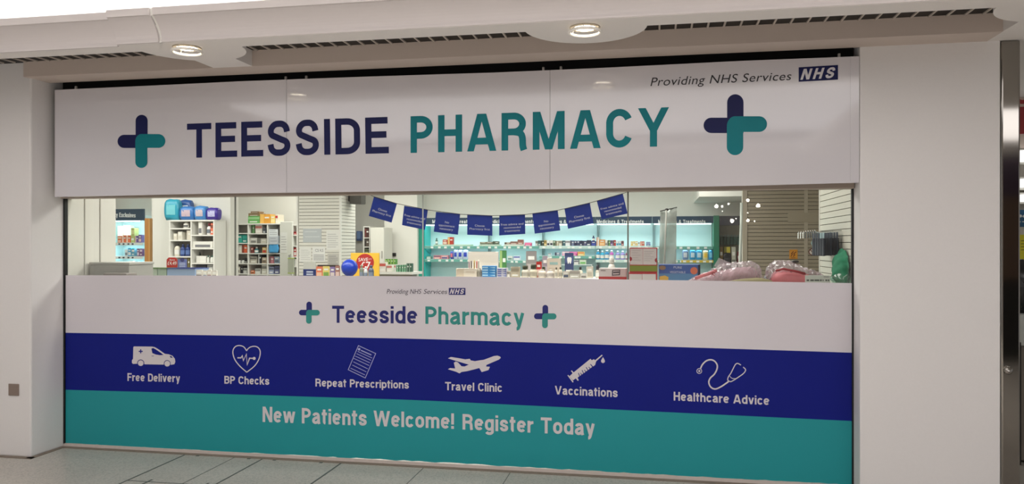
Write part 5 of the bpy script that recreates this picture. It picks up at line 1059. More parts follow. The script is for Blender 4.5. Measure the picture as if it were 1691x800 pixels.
prof[0] = (0.002, prof[0][1]); prof[-1] = (0.008, prof[-1][1]); add_lathe(bm, (c.x, YL2, c.z), prof, 28); obj('balloon_skin', bm, cm((30, 62, 176), 0.22), t)
bm = bmesh.new(); add_lathe(bm, (c.x, YL2, c.z - R_ * 1.12 - 0.02), [(0.014, 0), (0.006, 0.012), (0.008, 0.02)], 12); add_tube(bm, [(c.x, YL2, c.z - R_ * 1.12 - 0.018), (c.x + 0.01, YL2, c.z - R_ - 0.2), (c.x, YL2, 0.001)], 0.003, 6); obj('balloon_string', bm, cm((220, 220, 226)), t)
YT2 = 2.7; t = thing('tube_stand', (PX(603, YT2), YT2 + 0.03, 0), 'slim stand carrying the grey tubes before the yellow board', 'stand'); zz = zpx(603, 462, YT2)
box('stand_top', PX(586, YT2), PX(620, YT2), YT2 - 0.03, YT2 + 0.12, zz - 0.02, zz - 0.001, M_lam, t, 0.002); box('stand_post', PX(603, YT2) - 0.03, PX(603, YT2) + 0.03, YT2 + 0.02, YT2 + 0.08, 0, zz - 0.0205, M_lam, t)
for k, (a, b, p0, c, cp, wn) in enumerate(((592.5, 599, 438, (110, 120, 100), (140, 140, 120), 'olive tube'), (599.6, 606, 440.5, (200, 202, 204), (226, 226, 226), 'pale grey tube'), (606.6, 615.5, 438.5, (74, 84, 104), (80, 90, 112), 'slate blue tube'))):
    bottle('cosmetic_tube', wn + ' standing before the yellow offer board', 'tube', 'tubes before the yellow board', a, b, p0, zz, YT2, c, cp, 0.16, (120, 130, 146))
# --- promo cards and trays at the left
YQ = 2.0; zq = zpx(280, 462, YQ)
t = thing('tray_table', (PX(280, YQ), YQ, 0), 'low white table carrying green edged trays, left of the pane joint', 'table')
box('tabletop', PX(222, YQ), PX(362, YQ), YQ - 0.06, YQ + 0.34, zq - 0.03, zq - 0.001, M_lam, t, 0.003)
for xx in (PX(226, YQ) + 0.02, PX(358, YQ) - 0.02):
    for yy in (YQ - 0.02, YQ + 0.30): box('leg', xx - 0.02, xx + 0.02, yy - 0.02, yy + 0.02, 0, zq - 0.0305, M_lam, t)
for k, (a, b, c, wn) in enumerate(((228, 259.5, (164, 176, 160), 'leftmost frosted tray'), (260.5, 275, (150, 166, 150), 'small frosted tray second from left'), (276, 322, (140, 160, 190), 'bluish frosted tray under the promo cards'))):
    x0, x1 = PX(a, YQ), PX(b, YQ); z1 = zpx((a + b) / 2, 444.5, YQ); t = thing('frosted_tray', ((x0 + x1) / 2, YQ, zq), wn + ' with green rim on the low table', 'tray', 'frosted trays')
    bm = bmesh.new()
    for (xa, xb_, ya, yb) in ((x0, x1, YQ, YQ + 0.006), (x0, x1, YQ + 0.244, YQ + 0.25), (x0, x0 + 0.006, YQ + 0.006, YQ + 0.244), (x1 - 0.006, x1, YQ + 0.006, YQ + 0.244), (x0, x1, YQ + 0.0, YQ + 0.25)):
        if yb - ya > 0.2 and xb_ - xa > 0.05: add_box(bm, xa, xb_, ya, yb, zq, zq + 0.006)
        else: add_box(bm, xa, xb_, ya, yb, zq + 0.006, z1)
    obj('tray_body', bm, cm(c, 0.3), t)
    bm = bmesh.new(); add_box(bm, x0 - 0.003, x1 + 0.003, YQ - 0.004, YQ + 0.008, z1, z1 + 0.008); add_box(bm, x0 - 0.003, x1 + 0.003, YQ + 0.242, YQ + 0.254, z1, z1 + 0.008); add_box(bm, x0 - 0.003, x0 + 0.009, YQ + 0.008, YQ + 0.242, z1, z1 + 0.008); add_box(bm, x1 - 0.009, x1 + 0.003, YQ + 0.008, YQ + 0.242, z1, z1 + 0.008)
    obj('tray_rim', bm, cm((92, 120, 70)) if k < 2 else cm((60, 74, 130)), t)
TK_ = 'price cards on the low table'
for k, (a, b, c2) in enumerate(((323, 334, (110, 100, 96)), (335, 341.5, (70, 120, 170)), (342, 349, (150, 110, 110)), (349.6, 358, (100, 96, 96)))): carton('price_card', 'white printed price card, %s from left beside the frosted trays' % ORD[k], 'card', TK_, a, b, 446 + (k % 2), zq + 0.0, YQ + 0.02, 0.02, (222, 216, 206), c2, style='t')
YQ2 = YQ + 0.262
t = thing('promo_card', (PX(284, YQ2), YQ2, zq), 'red rounded promo card reading £4.49 behind the trays', 'card', 'promo cards'); bm = bmesh.new(); rr_ = [(275.5, 429), (279, 425.5), (289.5, 425.5), (293, 429), (293, 463), (275.5, 463)]
fill_loops(bm, [rr_], YQ2, 0.004, ident); obj('card', bm, cm((186, 46, 42), 0.5), t); px_lettering('lettering', '£4.49', (276.8, 432.2), (291.4, 432.2), (276.8, 438), (291.4, 438), YQ2 - 0.0045, M_paper, t); px_lettering('lettering', 'Save', (280, 428.2), (288.6, 428.2), (280, 430.6), (288.6, 430.6), YQ2 - 0.0045, M_paper, t)
t = thing('promo_card', (PX(301, YQ2), YQ2, zq), 'lilac blue promo card right of the red promo card', 'card', 'promo cards'); a, b = P(294, 428.5, YQ2), P(308.5, 463, YQ2)
box('card', a.x, b.x, YQ2 - 0.004, YQ2, b.z, a.z, cm((110, 118, 170), 0.5), t); bm = bmesh.new(); fill_loops(bm, [circ(301, 429.5, 3.4, 20)], YQ2 - 0.0042, 0.001, ident); obj('badge', bm, cm((60, 60, 110)), t)
bm = bmesh.new()
for p0 in (434.5, 437.2, 440): a = P(296.5, p0, YQ2); b = P(306.5, p0 + 1.4, YQ2); add_box(bm, a.x, b.x, YQ2 - 0.0052, YQ2 - 0.004, b.z, a.z)
obj('print_lines', bm, cm((200, 204, 226)), t)
# grey plinth just inside the left pane
YGP = 0.225; a, b = P(146, 433.5, YGP), P(213, 470, YGP)
t = thing('grey_display_plinth', ((a.x + b.x) / 2, YGP, 0), 'plain grey display plinth at the left end of the window', 'plinth')
box('plinth_body', max(a.x, -4.448), b.x, YGP, YGP + 0.3, 0.0, a.z - 0.02, cm((170, 168, 160), 0.5), t, 0.003); box('plinth_top', max(a.x, -4.4485), b.x + 0.006, YGP - 0.005, YGP + 0.305, a.z - 0.0195, a.z, cm((182, 180, 172), 0.5), t, 0.002)
c0_, d0_ = P(189, 450.5, YGP), P(227, 470, YGP); box('lower_step', c0_.x, d0_.x, YGP - 0.13, YGP - 0.006, 0, c0_.z, cm((150, 142, 134), 0.5), t, 0.003)
# --- bunting
YF_ = 0.55; M_flag = mat('bunting_navy', (32, 62, 160), 0.6, spec=0.2); M_cord = mat('bunting_cord', (60, 56, 50), 0.7); M_fl = mat('bunting_print', (226, 230, 244), 0.6)
FL = [((617.5, 325), (655.5, 336.5), (646.5, 368), (609, 357)), ((667.5, 340), (706.5, 347), (702, 380), (663.5, 372)), ((720, 350), (759.8, 354), (756.5, 388), (716, 383)), ((771.5, 355.2), (813, 356.6), (813, 389.6), (771.5, 388)), ((824.5, 356.5), (867, 354.6), (867.2, 386.6), (824.5, 389.2)), ((879, 353), (921, 347.6), (925, 380.8), (883.2, 386.2)), ((932, 344.5), (974, 335.3), (980, 369), (938, 378.2)), ((985.5, 332.5), (1028.5, 320), (1036.5, 353), (993.5, 362.5))]
TX = [['Choose', 'Pharmacy first'], ['Free advice and', 'recommended', 'treatments'], ['No', 'appointment', 'necessary'], ['Choose', 'Pharmacy first'], ['Free advice and', 'recommended', 'treatments'], ['No', 'appointment', 'necessary'], ['Choose', 'Pharmacy first'], ['Free advice and', 'recommended', 'treatments']]
bun = thing('bunting', (PX(820, YF_), YF_, 1.8), 'sagging string of eight navy printed flags hung behind the glass', 'bunting')
cp = [(600, 318), (617.5, 325), (655.5, 336.5), (706.5, 347), (760, 354), (813, 356.6), (867, 354.6), (921, 347.6), (974, 335.3), (1028.5, 320), (1048, 313)]
bm = bmesh.new(); pe0, pe1 = P(*cp[0], YF_), P(*cp[-1], YF_); add_tube(bm, [Vector((pe0.x, YF_, 2.9499))] + [P(x, y, YF_ - 0.001) for x, y in cp] + [Vector((pe1.x, YF_, 2.9499))], 0.0025, 6); obj('cord', bm, M_cord, bun)
for k, (q, tx) in enumerate(zip(FL, TX)):
    tl, tr, br, bl = q; c = P((tl[0] + tr[0]) / 2, (tl[1] + tr[1]) / 2, YF_)
    bm = bmesh.new(); n = 8; gr = []
    for i in range(n + 1):
        u = i / n; colv = []
        for j in range(n + 1):
            v = j / n; px_ = (1 - v) * ((1 - u) * tl[0] + u * tr[0]) + v * ((1 - u) * bl[0] + u * br[0]); py_ = (1 - v) * ((1 - u) * tl[1] + u * tr[1]) + v * ((1 - u) * bl[1] + u * br[1])
            p = P(px_, py_, YF_); p.y += 0.006 * math.sin(u * PI + k) * v; colv.append(bm.verts.new(p))
        gr.append(colv)
    fs = [bm.faces.new((gr[i][j], gr[i + 1][j], gr[i + 1][j + 1], gr[i][j + 1])) for i in range(n) for j in range(n)]
    r = bmesh.ops.extrude_face_region(bm, geom=fs)
    for v in r['geom']:
        if isinstance(v, bmesh.types.BMVert): v.co.y += 0.0012
    t = obj('flag', bm, M_flag, bun); t['label'] = 'navy flag reading %s, %s from left' % (' '.join(tx), ORD[k])
    def fp(u, v):
        return ((1 - v) * ((1 - u) * tl[0] + u * tr[0]) + v * ((1 - u) * bl[0] + u * br[0]), (1 - v) * ((1 - u) * tl[1] + u * tr[1]) + v * ((1 - u) * bl[1] + u * br[1]))
    for i, line in enumerate(tx):
        wd = min(0.9, 0.054 * len(line) + 0.06); vv = 0.47 + 0.165 * i - (0.06 if len(tx) == 3 else 0.0)
        px_lettering('lettering', line, fp(0.5 - wd / 2, vv), fp(0.5 + wd / 2, vv), fp(0.5 - wd / 2, vv + 0.105), fp(0.5 + wd / 2, vv + 0.105), YF_ - 0.0085, M_fl, t, thick=0.0005)
# --- gondola in the middle with small goods on it
YM = 1.9; zm = zpx(900, 459.5, YM); x0, x1 = PX(748, YM), PX(1036, YM)
t = thing('display_gondola', ((x0 + x1) / 2, YM, 0), 'white display gondola carrying small bottles behind the middle panes', 'display stand')
box('gondola_top', x0, x1, YM - 0.05, YM + 0.40, zm - 0.03, zm - 0.001, M_lam, t, 0.003); box('gondola_body', x0 + 0.03, x1 - 0.03, YM, YM + 0.36, 0, zm - 0.0305, M_lam, t)
GG = 'goods on the display gondola'
def gb(a, b, top, c, c2, wn, dy=0.0, dep=0.06, st=None, name='gondola_carton', cat='box', c3=None): return carton(name, wn, cat, GG, a, b, top, zm, YM + dy, dep, c, c2, c3, style=st)
gb(773, 823, 416, (214, 206, 194), (208, 200, 188), 'large plain beige display board standing on the gondola', 0.3, 0.02, 'b', 'display_board', 'board', (206, 198, 186))
gb(753, 787, 444, (222, 210, 192), (206, 190, 166), 'cream cosmetics tray box at the left of the gondola', 0.0, 0.1, 's', 'cosmetics_box', 'box', (206, 190, 170))
for k, (a, c, h_) in enumerate(((774, (120, 90, 110), 432), (777.5, (60, 44, 52), 431), (782.5, (180, 150, 60), 430), (786.5, (190, 60, 60), 431.5), (789.5, (196, 190, 170), 429.5))):
    Yb = YM + 0.04; zb = zpx(780, 444, YM) + 0.001; X = PX(a + 0.8, Yb); t = thing('makeup_pencil', (X, Yb, zb), 'upright makeup pencil, %s from left in the cream cosmetics box' % ORD[k], 'pencil', 'makeup pencils')
    ht = zpx(a, h_, Yb) - zb; bm = bmesh.new(); add_lathe(bm, (X, Yb, zb), [(0.005, 0), (0.0055, ht * 0.7), (0.005, ht * 0.72)], 10); obj('barrel', bm, cm(c), t)
    bm = bmesh.new(); add_lathe(bm, (X, Yb, zb + ht * 0.72), [(0.0055, 0), (0.0055, ht * 0.22), (0.002, ht * 0.28)], 10); obj('pencil_cap', bm, cm(tuple(min(255, v + 40) for v in c)), t)
bottle('grey_cup', 'small grey cup right of the cream cosmetics box', 'cup', GG, 787.5, 795, 443.5, zm, YM, (150, 144, 130), (130, 124, 112), 0.05, (140, 134, 122))
def striped(a, b, top, c, stripes, wn, cat='box'):
    x0, x1 = PX(a, YM), PX(b, YM); z1 = zpx((a + b) / 2, top, YM); t = thing('striped_carton', ((x0 + x1) / 2, YM, zm), wn, cat, GG)
    bm = bmesh.new(); add_box(bm, x0, x1, YM, YM + 0.08, zm, z1, 0.002); obj('box_body', bm, cm(c), t)
    xm = x0 + (x1 - x0) * 0.45
    bm = bmesh.new()
    for k in range(4): z = zm + (z1 - zm) * (0.14 + 0.22 * k); add_box(bm, x0 + 0.004, xm, YM - 0.0012, YM + 0.0005, z, z + (z1 - zm) * 0.12)
    for k in range(4): z = zm + (z1 - zm) * (0.20 + 0.22 * k); add_prism(bm, [(xm + 0.01, YM + 0.0005, z), (x1 - 0.003, YM + 0.0005, z + 0.006), (x1 - 0.003, YM + 0.0005, z - 0.008)], (0, -0.0017, 0))
    obj('printed_stripes', bm, cm(stripes), t)
striped(796, 818, 439.5, (30, 130, 196), (170, 210, 232), 'blue striped multi carton on the gondola'); striped(821, 836.5, 443.2, (196, 194, 204), (96, 106, 170), 'lilac striped carton right of the blue striped one')
gb(837.5, 842, 448, (226, 218, 204), None, 'tiny cream carton left of the tan carton on the gondola'); gb(843.5, 858, 441, (196, 184, 160), (160, 148, 124), 'tall tan carton with a pale band on the gondola', 0.0, 0.05, 'b')
bt = [(860, 872.5, 439, (224, 216, 198), (52, 58, 30), 'cream bottle with dark olive cap', .30), (873.5, 886.5, 437, (216, 206, 182), (46, 50, 26), 'wide cream bottle with dark olive cap', .34), (887.5, 901, 445.2, (228, 216, 200), (214, 200, 182), 'squat cream domed bottle', .12), (902, 914.5, 446, (222, 212, 200), (206, 198, 186), 'squat pinkish cream domed bottle', .12), (915.5, 921, 442, (222, 214, 196), (90, 84, 70), 'slim cream bottle with grey cap', .2), (922, 928.5, 441.6, (220, 210, 190), (70, 64, 50), 'slim cream bottle with brown cap', .2)]
for a, b, p0, c, cp_, wn, cf in bt: bottle('lotion_bottle', wn + ' on the gondola', 'bottle', GG, a, b, p0, zm, YM, c, cp_, cf, tuple(int(v * 0.82) for v in c))
gb(929.5, 939.5, 448.6, (214, 204, 190), (70, 80, 100), 'low cream carton with dark print on the gondola', st='t'); gb(940.5, 957.5, 447, (196, 190, 178), (168, 160, 150), 'grey ruled carton on the gondola', st='b'); gb(958.5, 969, 452, (218, 212, 200), None, 'low pale carton left of the red based box')
gb(885.5, 893.8, 432.5, (186, 40, 34), (230, 200, 196), 'small red box behind the bottles on the gondola', 0.12, 0.04, 't'); bottle('dark_jar', 'low dark green jar beside the small red box', 'jar', GG, 893.8, 901, 441, zm, YM + 0.13, (60, 66, 34), (50, 56, 28), 0.3)
gb(903.5, 925.5, 427, (206, 194, 178), (190, 176, 160), 'plain beige card box behind the slim bottles', 0.2, 0.06, 't', c3=(150, 180, 176)); gb(895.5, 904.5, 423, (156, 148, 160), (196, 190, 200), 'mauve grey card behind the red box', 0.24, 0.012, 't', 'shelf_card', 'card')
gb(868.5, 886, 415, (142, 138, 136), (176, 172, 168), 'grey landscape card with a pale oval above the bottles', 0.3, 0.012, 't', 'shelf_card', 'card'); gb(825, 836, 414, (70, 130, 72), (160, 190, 120), 'leafy green leaflet holder right of the beige board', 0.3, 0.02, 's', 'leaflet_holder', 'leaflet')
t = gb(932.5, 947, 418, (52, 66, 110), (76, 92, 140), 'dark blue dental card with a white tooth on the gondola', 0.25, 0.012, 'b', 'dental_card', 'card')
bm = bmesh.new(); fill_loops(bm, [[(936.5, 427), (938, 424.8), (940, 425.6), (942, 424.8), (944, 427), (943.6, 431), (942.6, 436), (941.2, 435.6), (940.2, 432), (939.2, 435.6), (937.8, 436), (936.8, 431)]], YM + 0.2482, 0.001, ident); obj('tooth_mark', bm, M_paper, t)
gb(968.5, 979, 440.5, (214, 206, 190), (180, 172, 156), 'beige carton left of the white bottle on the gondola', 0.1, 0.05)
bottle('lotion_bottle', 'small dark capped jar left of the beige carton', 'jar', GG, 953.8, 962, 441, zm, YM + 0.12, (226, 220, 200), (30, 30, 34), 0.28); bottle('lotion_bottle', 'small black capped bottle between carton and white bottle', 'bottle', GG, 983, 990, 438, zm, YM + 0.1, (214, 206, 190), (40, 42, 50), 0.36)
bottle('lotion_bottle', 'tall white bottle behind the red based box', 'bottle', GG, 1004, 1015.5, 424.5, zm, YM + 0.1, (222, 216, 206), (214, 210, 202), 0.3, (200, 194, 186))
# --- display ledge close to the glass at the right
YW = 0.22; zw = 1.262
t = thing('window_ledge', (0.5, 0.45, 0), 'white display ledge inside the right window panes', 'ledge')
xl = PX(962, YW); box('ledge_top', xl, 1.268, 0.10, 0.80, zw - 0.03, zw - 0.001, M_lam, t, 0.003)
for xx in (xl + 0.05, 0.2, 1.2): box('ledge_bracket', xx - 0.015, xx + 0.015, 0.14, 0.76, 0.0, zw - 0.0305, M_lam, t)
def wbox(name, label, a, b, top, Y, dep, c, zb=zw):
    x0, x1 = PX(a, Y), PX(b, Y); z1 = zpx((a + b) / 2, top, Y); t = thing(name, ((x0 + x1) / 2, Y + dep / 2, zb), label, 'box', 'boxes on the window ledge')
    bm = bmesh.new(); add_box(bm, x0, x1, Y, Y + dep, zb, z1, 0.003, seg=2); obj('box_body', bm, cm(c), t); return t, x0, x1, z1
def panel(t, name, a, b, p0, p1, Y, c, e=0.0012):
    q, r = P(a, p0, Y), P(b, p1, Y); return box(name, q.x, r.x, Y - e, Y + 0.0004, r.z, q.z, cm(c), t)
# red bordered white cartons
t, x0, x1, z1 = wbox('red_edged_carton', 'upright white carton with red edges under the film wrapped stand', 1036.5, 1085.5, 450.5, 0.34, 0.2, (178, 44, 50)); panel(t, 'white_panel', 1039, 1060, 453.0, 470, 0.34, (206, 198, 196)); panel(t, 'white_panel', 1060.6, 1083, 453.0, 470, 0.34, (212, 204, 202))
t, x0, x1, z1_ = wbox('red_edged_carton', 'white carton with red edges and olive band, upper one of the stack', 1039.5, 1085.5, 409.3, 0.345, 0.19, (178, 44, 50), z1 + 0.001)
panel(t, 'white_panel', 1040.5, 1061.6, 411, 437.5, 0.345, (208, 196, 194)); panel(t, 'white_panel', 1062, 1084, 411, 437.5, 0.345, (212, 202, 200)); panel(t, 'olive_band', 1040, 1085, 438.8, 448.6, 0.345, (122, 134, 38))
bm = bmesh.new()
for k in range(6): a = P(1063.5, 415 + 3.1 * k, 0.345); b = P(1080 - (k % 3) * 3, 415.8 + 3.1 * k, 0.345); add_box(bm, a.x, b.x, 0.3432, 0.3439, b.z, a.z)
for k in range(5): a = P(1043, 413.5 + 4.0 * k, 0.345); b = P(1058 - (k % 2) * 4, 414.3 + 4.0 * k, 0.345); add_box(bm, a.x, b.x, 0.3432, 0.3439, b.z, a.z)
obj('print_lines', bm, cm((176, 164, 164)), t)
bm = bmesh.new(); fill_loops(bm, [[(1040, 424), (1042.5, 425), (1044, 428), (1042.5, 431), (1040, 432)], [(1085, 426), (1082, 427.5), (1081, 430), (1082, 433), (1085, 434)]], 0.3437, 0.0008, ident); obj('thumb_notch', bm, cm((150, 26, 40)), t)
# white box with red base and round stamp
t, x0, x1, z1 = wbox('red_based_box', 'grey white box with red base and dark stamp at the joint', 989, 1034.5, 443.5, 0.5, 0.16, (206, 198, 196))
panel(t, 'red_base', 988.6, 1034.8, 457.2, 470, 0.5, (178, 46, 46), 0.002)
bm = bmesh.new(); stroke(bm, [(1011.5, 447), (1023.5, 446.4), (1023, 454), (1011.2, 455)], 1.4, 0.4988, 0.0006, ident, True); stroke(bm, [(1012.5, 450.5), (1022.5, 449.8)], 2.2, 0.4988, 0.0006, ident); obj('stamp', bm, cm((60, 52, 60)), t)
bm = bmesh.new(); stroke(bm, [(992, 447), (1000, 447.4)], 1.3, 0.4988, 0.0006, ident); obj('print_lines', bm, cm((120, 104, 104)), t)
# blue picture carton
t, x0, x1, z1 = wbox('blue_picture_carton', 'wide blue carton with white lettering and orange roundel on the ledge', 1088, 1156.5, 437.2, 0.63, 0.15, (54, 90, 160))
panel(t, 'dark_edge', 1152.5, 1156.4, 437.4, 470, 0.63, (26, 40, 62)); panel(t, 'pale_lower', 1088.2, 1152, 452, 470, 0.63, (84, 134, 178), 0.0008)
YBC = 0.6285
px_lettering('lettering', 'PURE', (1112.5, 440), (1126, 440.6), (1112.5, 443.6), (1126, 444), YBC, cm((206, 212, 226)), t, thick=0.0006); px_lettering('lettering', 'VEGETABLE', (1106, 448), (1132, 448.3), (1106, 451.4), (1132, 451.7), YBC, cm((206, 212, 226)), t, thick=0.0006)
bm = bmesh.new(); fill_loops(bm, [circ(1146, 447.5, 6, 28)], YBC, 0.0008, ident); obj('roundel', bm, cm((206, 112, 80)), t); bm = bmesh.new(); fill_loops(bm, [[(1089 + 5 + 5.5 * math.cos(a * PI / 10), 442.5 + 3.6 * math.sin(a * PI / 10)) for a in range(20)]], YBC, 0.0008, ident); obj('gold_oval', bm, cm((140, 120, 90)), t)
bm = bmesh.new(); fill_loops(bm, [[(1089, 457), (1098, 455.4), (1104, 458), (1103, 469), (1089, 469)]], YBC, 0.0008, ident); obj('yellow_blob', bm, cm((210, 176, 76)), t)
# film wrapped stand
YFW = 1.25
t = thing('film_wrapped_stand', (PX(1103, YFW), YFW, 0), 'tall narrow stand wrapped in grey film behind the blue carton', 'stand')
M_film = glassmat('film_grey', (214, 220, 214), 1.45, 0.12, 0.5, (214, 220, 214))
bm = bmesh.new(); rnd = random.Random(5); n = 14; m_ = 10; gr = []
for i in range(n + 1):
    v = i / n; cv = []
    for j in range(m_ + 1):
        u = j / m_; L0 = 1090.5 - 3.0 * v; R0 = 1117.5 - 1.2 * v; pt = 349.5 - 6.0 * u
        p = P(L0 + (R0 - L0) * u, pt + (462 - pt) * v, YFW); p.y += 0.018 * math.sin(5 * u + 9 * v) + 0.012 * rnd.random(); cv.append(bm.verts.new(p))
    gr.append(cv)
fs = [bm.faces.new((gr[i][j], gr[i + 1][j], gr[i + 1][j + 1], gr[i][j + 1])) for i in range(n) for j in range(m_)]
for f in fs: f.smooth = True
r = bmesh.ops.extrude_face_region(bm, geom=fs)
for v in r['geom']:
    if isinstance(v, bmesh.types.BMVert): v.co.y += 0.05
obj('film', bm, M_film, t)
bm = bmesh.new(); add_tube(bm, [P(1100.5, 347, YFW - 0.03), P(1098.8, 390, YFW - 0.03), P(1096.4, 460, YFW - 0.03)], 0.006, 8); obj('support_rod', bm, cm((206, 206, 196), 0.3), t)
bm = bmesh.new(); add_tube(bm, [P(1090, 349, YFW), P(1101, 346.5, YFW), P(1118, 342.8, YFW)], 0.005, 8); obj('top_rail', bm, cm((70, 74, 70)), t)
c = P(1101, 346.8, YFW - 0.02); bm = bmesh.new(); add_lathe(bm, (c.x, c.y, c.z - 0.01), [(0.001, 0), (0.014, 0.002), (0.016, 0.012), (0.010, 0.022), (0.001, 0.022)], 14); obj('rail_clamp', bm, cm((30, 30, 32)), t)
zb = zpx(1103, 462, YFW); box('base_post', PX(1103, YFW) - 0.02, PX(1103, YFW) + 0.02, YFW, YFW + 0.05, 0.03, zb, cm((150, 150, 146)), t); box('base_foot', PX(1103, YFW) - 0.2, PX(1103, YFW) + 0.2, YFW - 0.12, YFW + 0.17, 0.0, 0.03, cm((90, 92, 90)), t, 0.01)
# --- plastic bags
M_bag = glassmat('clear_bag', (246, 242, 244), 1.5, 0.14, 0.26, (226, 214, 218)); M_pink = mat('pink_shoe', (206, 116, 122), 0.5, vary=0.25, bscale=14); M_gauze = mat('bag_mauve', (196, 158, 166), 0.5, vary=0.45, bscale=16); M_red = mat('bag_red', (150, 24, 36), 0.5); M_olive = mat('bag_olive', (150, 140, 100), 0.6)
def lumpy(bm, prof, Yc, depth, seed, amp=0.012, mi=0):
    """a soft lying body: prof = (px, top row) along its length, standing on the ledge"""
    rnd = random.Random(seed); n = len(prof); m_ = 26 if amp > 0.014 else 16; gr = []
    for i, (px, top) in enumerate(prof):
        X = PX(px, Yc); z1 = zpx(px, top, Yc); hh = max(0.004, z1 - zw); cv = []
        for j in range(m_):
            a = 2 * PI * j / m_; e = 0 if i in (0, n - 1) else amp
            yy = Yc + depth / 2 * math.cos(a) * (0.35 + 0.65 * math.sin(PI * (i + 0.6) / (n + 0.2))); zz = zw + 0.001 + hh * (0.5 + 0.5 * math.sin(a)) ** 0.8
            if math.sin(a) > -0.6: zz += e * (rnd.random() - 0.6)
            cv.append(bm.verts.new((X + e * (rnd.random() - 0.5), yy + e * (rnd.random() - 0.5), max(zw + 0.001, zz))))
        gr.append(cv)
    for i in range(n - 1):
        for j in range(m_):
            f = bm.faces.new((gr[i][j], gr[i][(j + 1) % m_], gr[i + 1][(j + 1) % m_], gr[i + 1][j])); f.smooth = amp < 0.014; f.material_index = mi
    for e in (gr[0], gr[-1]):
        f = bm.faces.new(e); f.material_index = mi
def resample(pts, k): return smooth_line(pts, k)
t = thing('clear_goods_bag', (PX(1200, 0.45), 0.45, zw), 'long clear plastic bag of pinkish goods, left one on the ledge', 'bag', 'clear bags on the window ledge')
bm = bmesh.new(); lumpy(bm, resample([(1137, 463), (1152, 456.5), (1170, 449), (1182, 443), (1195, 437.5), (1215, 434), (1236, 433), (1250, 437), (1256, 446)], 7), 0.42, 0.34, 3, 0.024); obj('clear_film', bm, M_bag, t)
bm = bmesh.new(); lumpy(bm, resample([(1141, 463.5), (1158, 458), (1178, 451), (1200, 446), (1228, 441), (1245, 443), (1252, 452)], 4), 0.42, 0.26, 4, 0.012); obj('wrapped_goods', bm, M_gauze, t)
bm = bmesh.new(); add_tube(bm, [P(1148, 460, 0.26), P(1162, 455, 0.25), P(1176, 450.5, 0.25), P(1183, 447, 0.26)], 0.012, 10); add_tube(bm, [P(1177, 454, 0.235), P(1177, 448.5, 0.23), P(1181, 450, 0.235), P(1180, 455, 0.24), P(1177, 454, 0.235)], 0.004, 8); obj('pink_ribbon', bm, M_pink, t)
bm = bmesh.new(); add_prism(bm, [P(1178, 441, 0.5), P(1187, 426, 0.52), P(1206, 434.5, 0.5), P(1200, 440, 0.5)], (0, 0.004, 0)); obj('film_corner', bm, M_bag, t)
t = thing('clear_goods_bag', (PX(1315, 0.4), 0.42, zw), 'clear plastic bag with red edged pink goods, right one on the ledge', 'bag', 'clear bags on the window ledge')
bm = bmesh.new(); lumpy(bm, resample([(1264, 455), (1270, 441), (1280, 431), (1296, 431), (1310, 434), (1328, 443), (1346, 449), (1362, 457)], 7), 0.44, 0.34, 8, 0.024); obj('clear_film', bm, M_bag, t)
bm = bmesh.new(); lumpy(bm, resample([(1272, 458), (1282, 447), (1296, 445.5), (1318, 449), (1338, 455), (1352, 461)], 4), 0.36, 0.26, 9, 0.006); obj('pink_goods', bm, M_pink, t)
bm = bmesh.new(); add_tube(bm, [P(1281, 447.5, 0.25), P(1294, 444.6, 0.24), P(1312, 448, 0.24), P(1330, 452.5, 0.25)], 0.008, 10); obj('red_edge', bm, M_red, t)
bm = bmesh.new(); c = P(1313, 432, 0.40); add_lathe(bm, (c.x, c.y, c.z - 0.01), [(0.002, 0), (0.022, 0.002), (0.026, 0.010), (0.016, 0.018), (0.002, 0.018)], 16); obj('dark_clip', bm, cm((44, 38, 36)), t)
t = thing('olive_cloth', (PX(1250, 0.3), 0.22, zw), 'flat folded olive cloth under the clear bags', 'cloth')
bm = bmesh.new()
lumpy(bm, resample([(1205, 464.5), (1225, 461), (1250, 459.5), (1262, 460.5), (1275, 464)], 4), 0.2, 0.10, 12, 0.003); obj('cloth', bm, M_olive, t)
t = thing('green_bag', (PX(1392, 0.35), 0.35, zw), 'green stuff packed in a clear bag at the right end of the ledge', 'bag')
bm = bmesh.new(); X0 = PX(1395, 0.36); rnd = random.Random(21); bmesh.ops.create_icosphere(bm, subdivisions=4, radius=1)
hg = zpx(1392, 412, 0.36) - zw
for v in bm.verts:
    q = v.co.copy(); k = 1 + 0.05 * math.sin(9 * q.x + 4 * q.z) + 0.04 * math.sin(13 * q.z + 7 * q.y) + 0.02 * rnd.random()
    v.co = (min(1.262, X0 + q.x * 0.078 * k * (1 - 0.12 * q.z)), 0.36 + q.y * 0.16 * k, max(zw + 0.001, zw + hg * (0.5 + 0.5 * q.z * k)))
for f in bm.faces: f.smooth = True
obj('green_stuffing', bm, mat('green_knit', (14, 120, 84), 0.8, bump=1.0, bscale=50, vary=0.25), t)
bm = bmesh.new(); bmesh.ops.create_icosphere(bm, subdivisions=3, radius=1)
for v in bm.verts:
    q = v.co.copy(); k = 1 + 0.06 * math.sin(11 * q.x + 6 * q.z) + 0.05 * math.sin(8 * q.y + 17 * q.z); v.co = (min(1.266, X0 + q.x * 0.088 * k), 0.355 + q.y * 0.175 * k, max(zw + 0.001, zw + hg * 0.24 * (1 + q.z * k)))
for f in bm.faces: f.smooth = True
obj('clear_wrap', bm, glassmat('wrap_green', (206, 236, 224), 1.5, 0.08, 0.12, (150, 190, 176)), t)
t = thing('price_rail_card', (PX(1350, 0.16), 0.16, zw), 'white shelf ticket strip with dark print in front of the right bag', 'ticket')
a, b = P(1329.5, 455, 0.16), P(1371, 470, 0.16); box('card', a.x, b.x, 0.158, 0.163, zw, a.z, cm((206, 210, 200)), t, 0.001)
bm = bmesh.new()
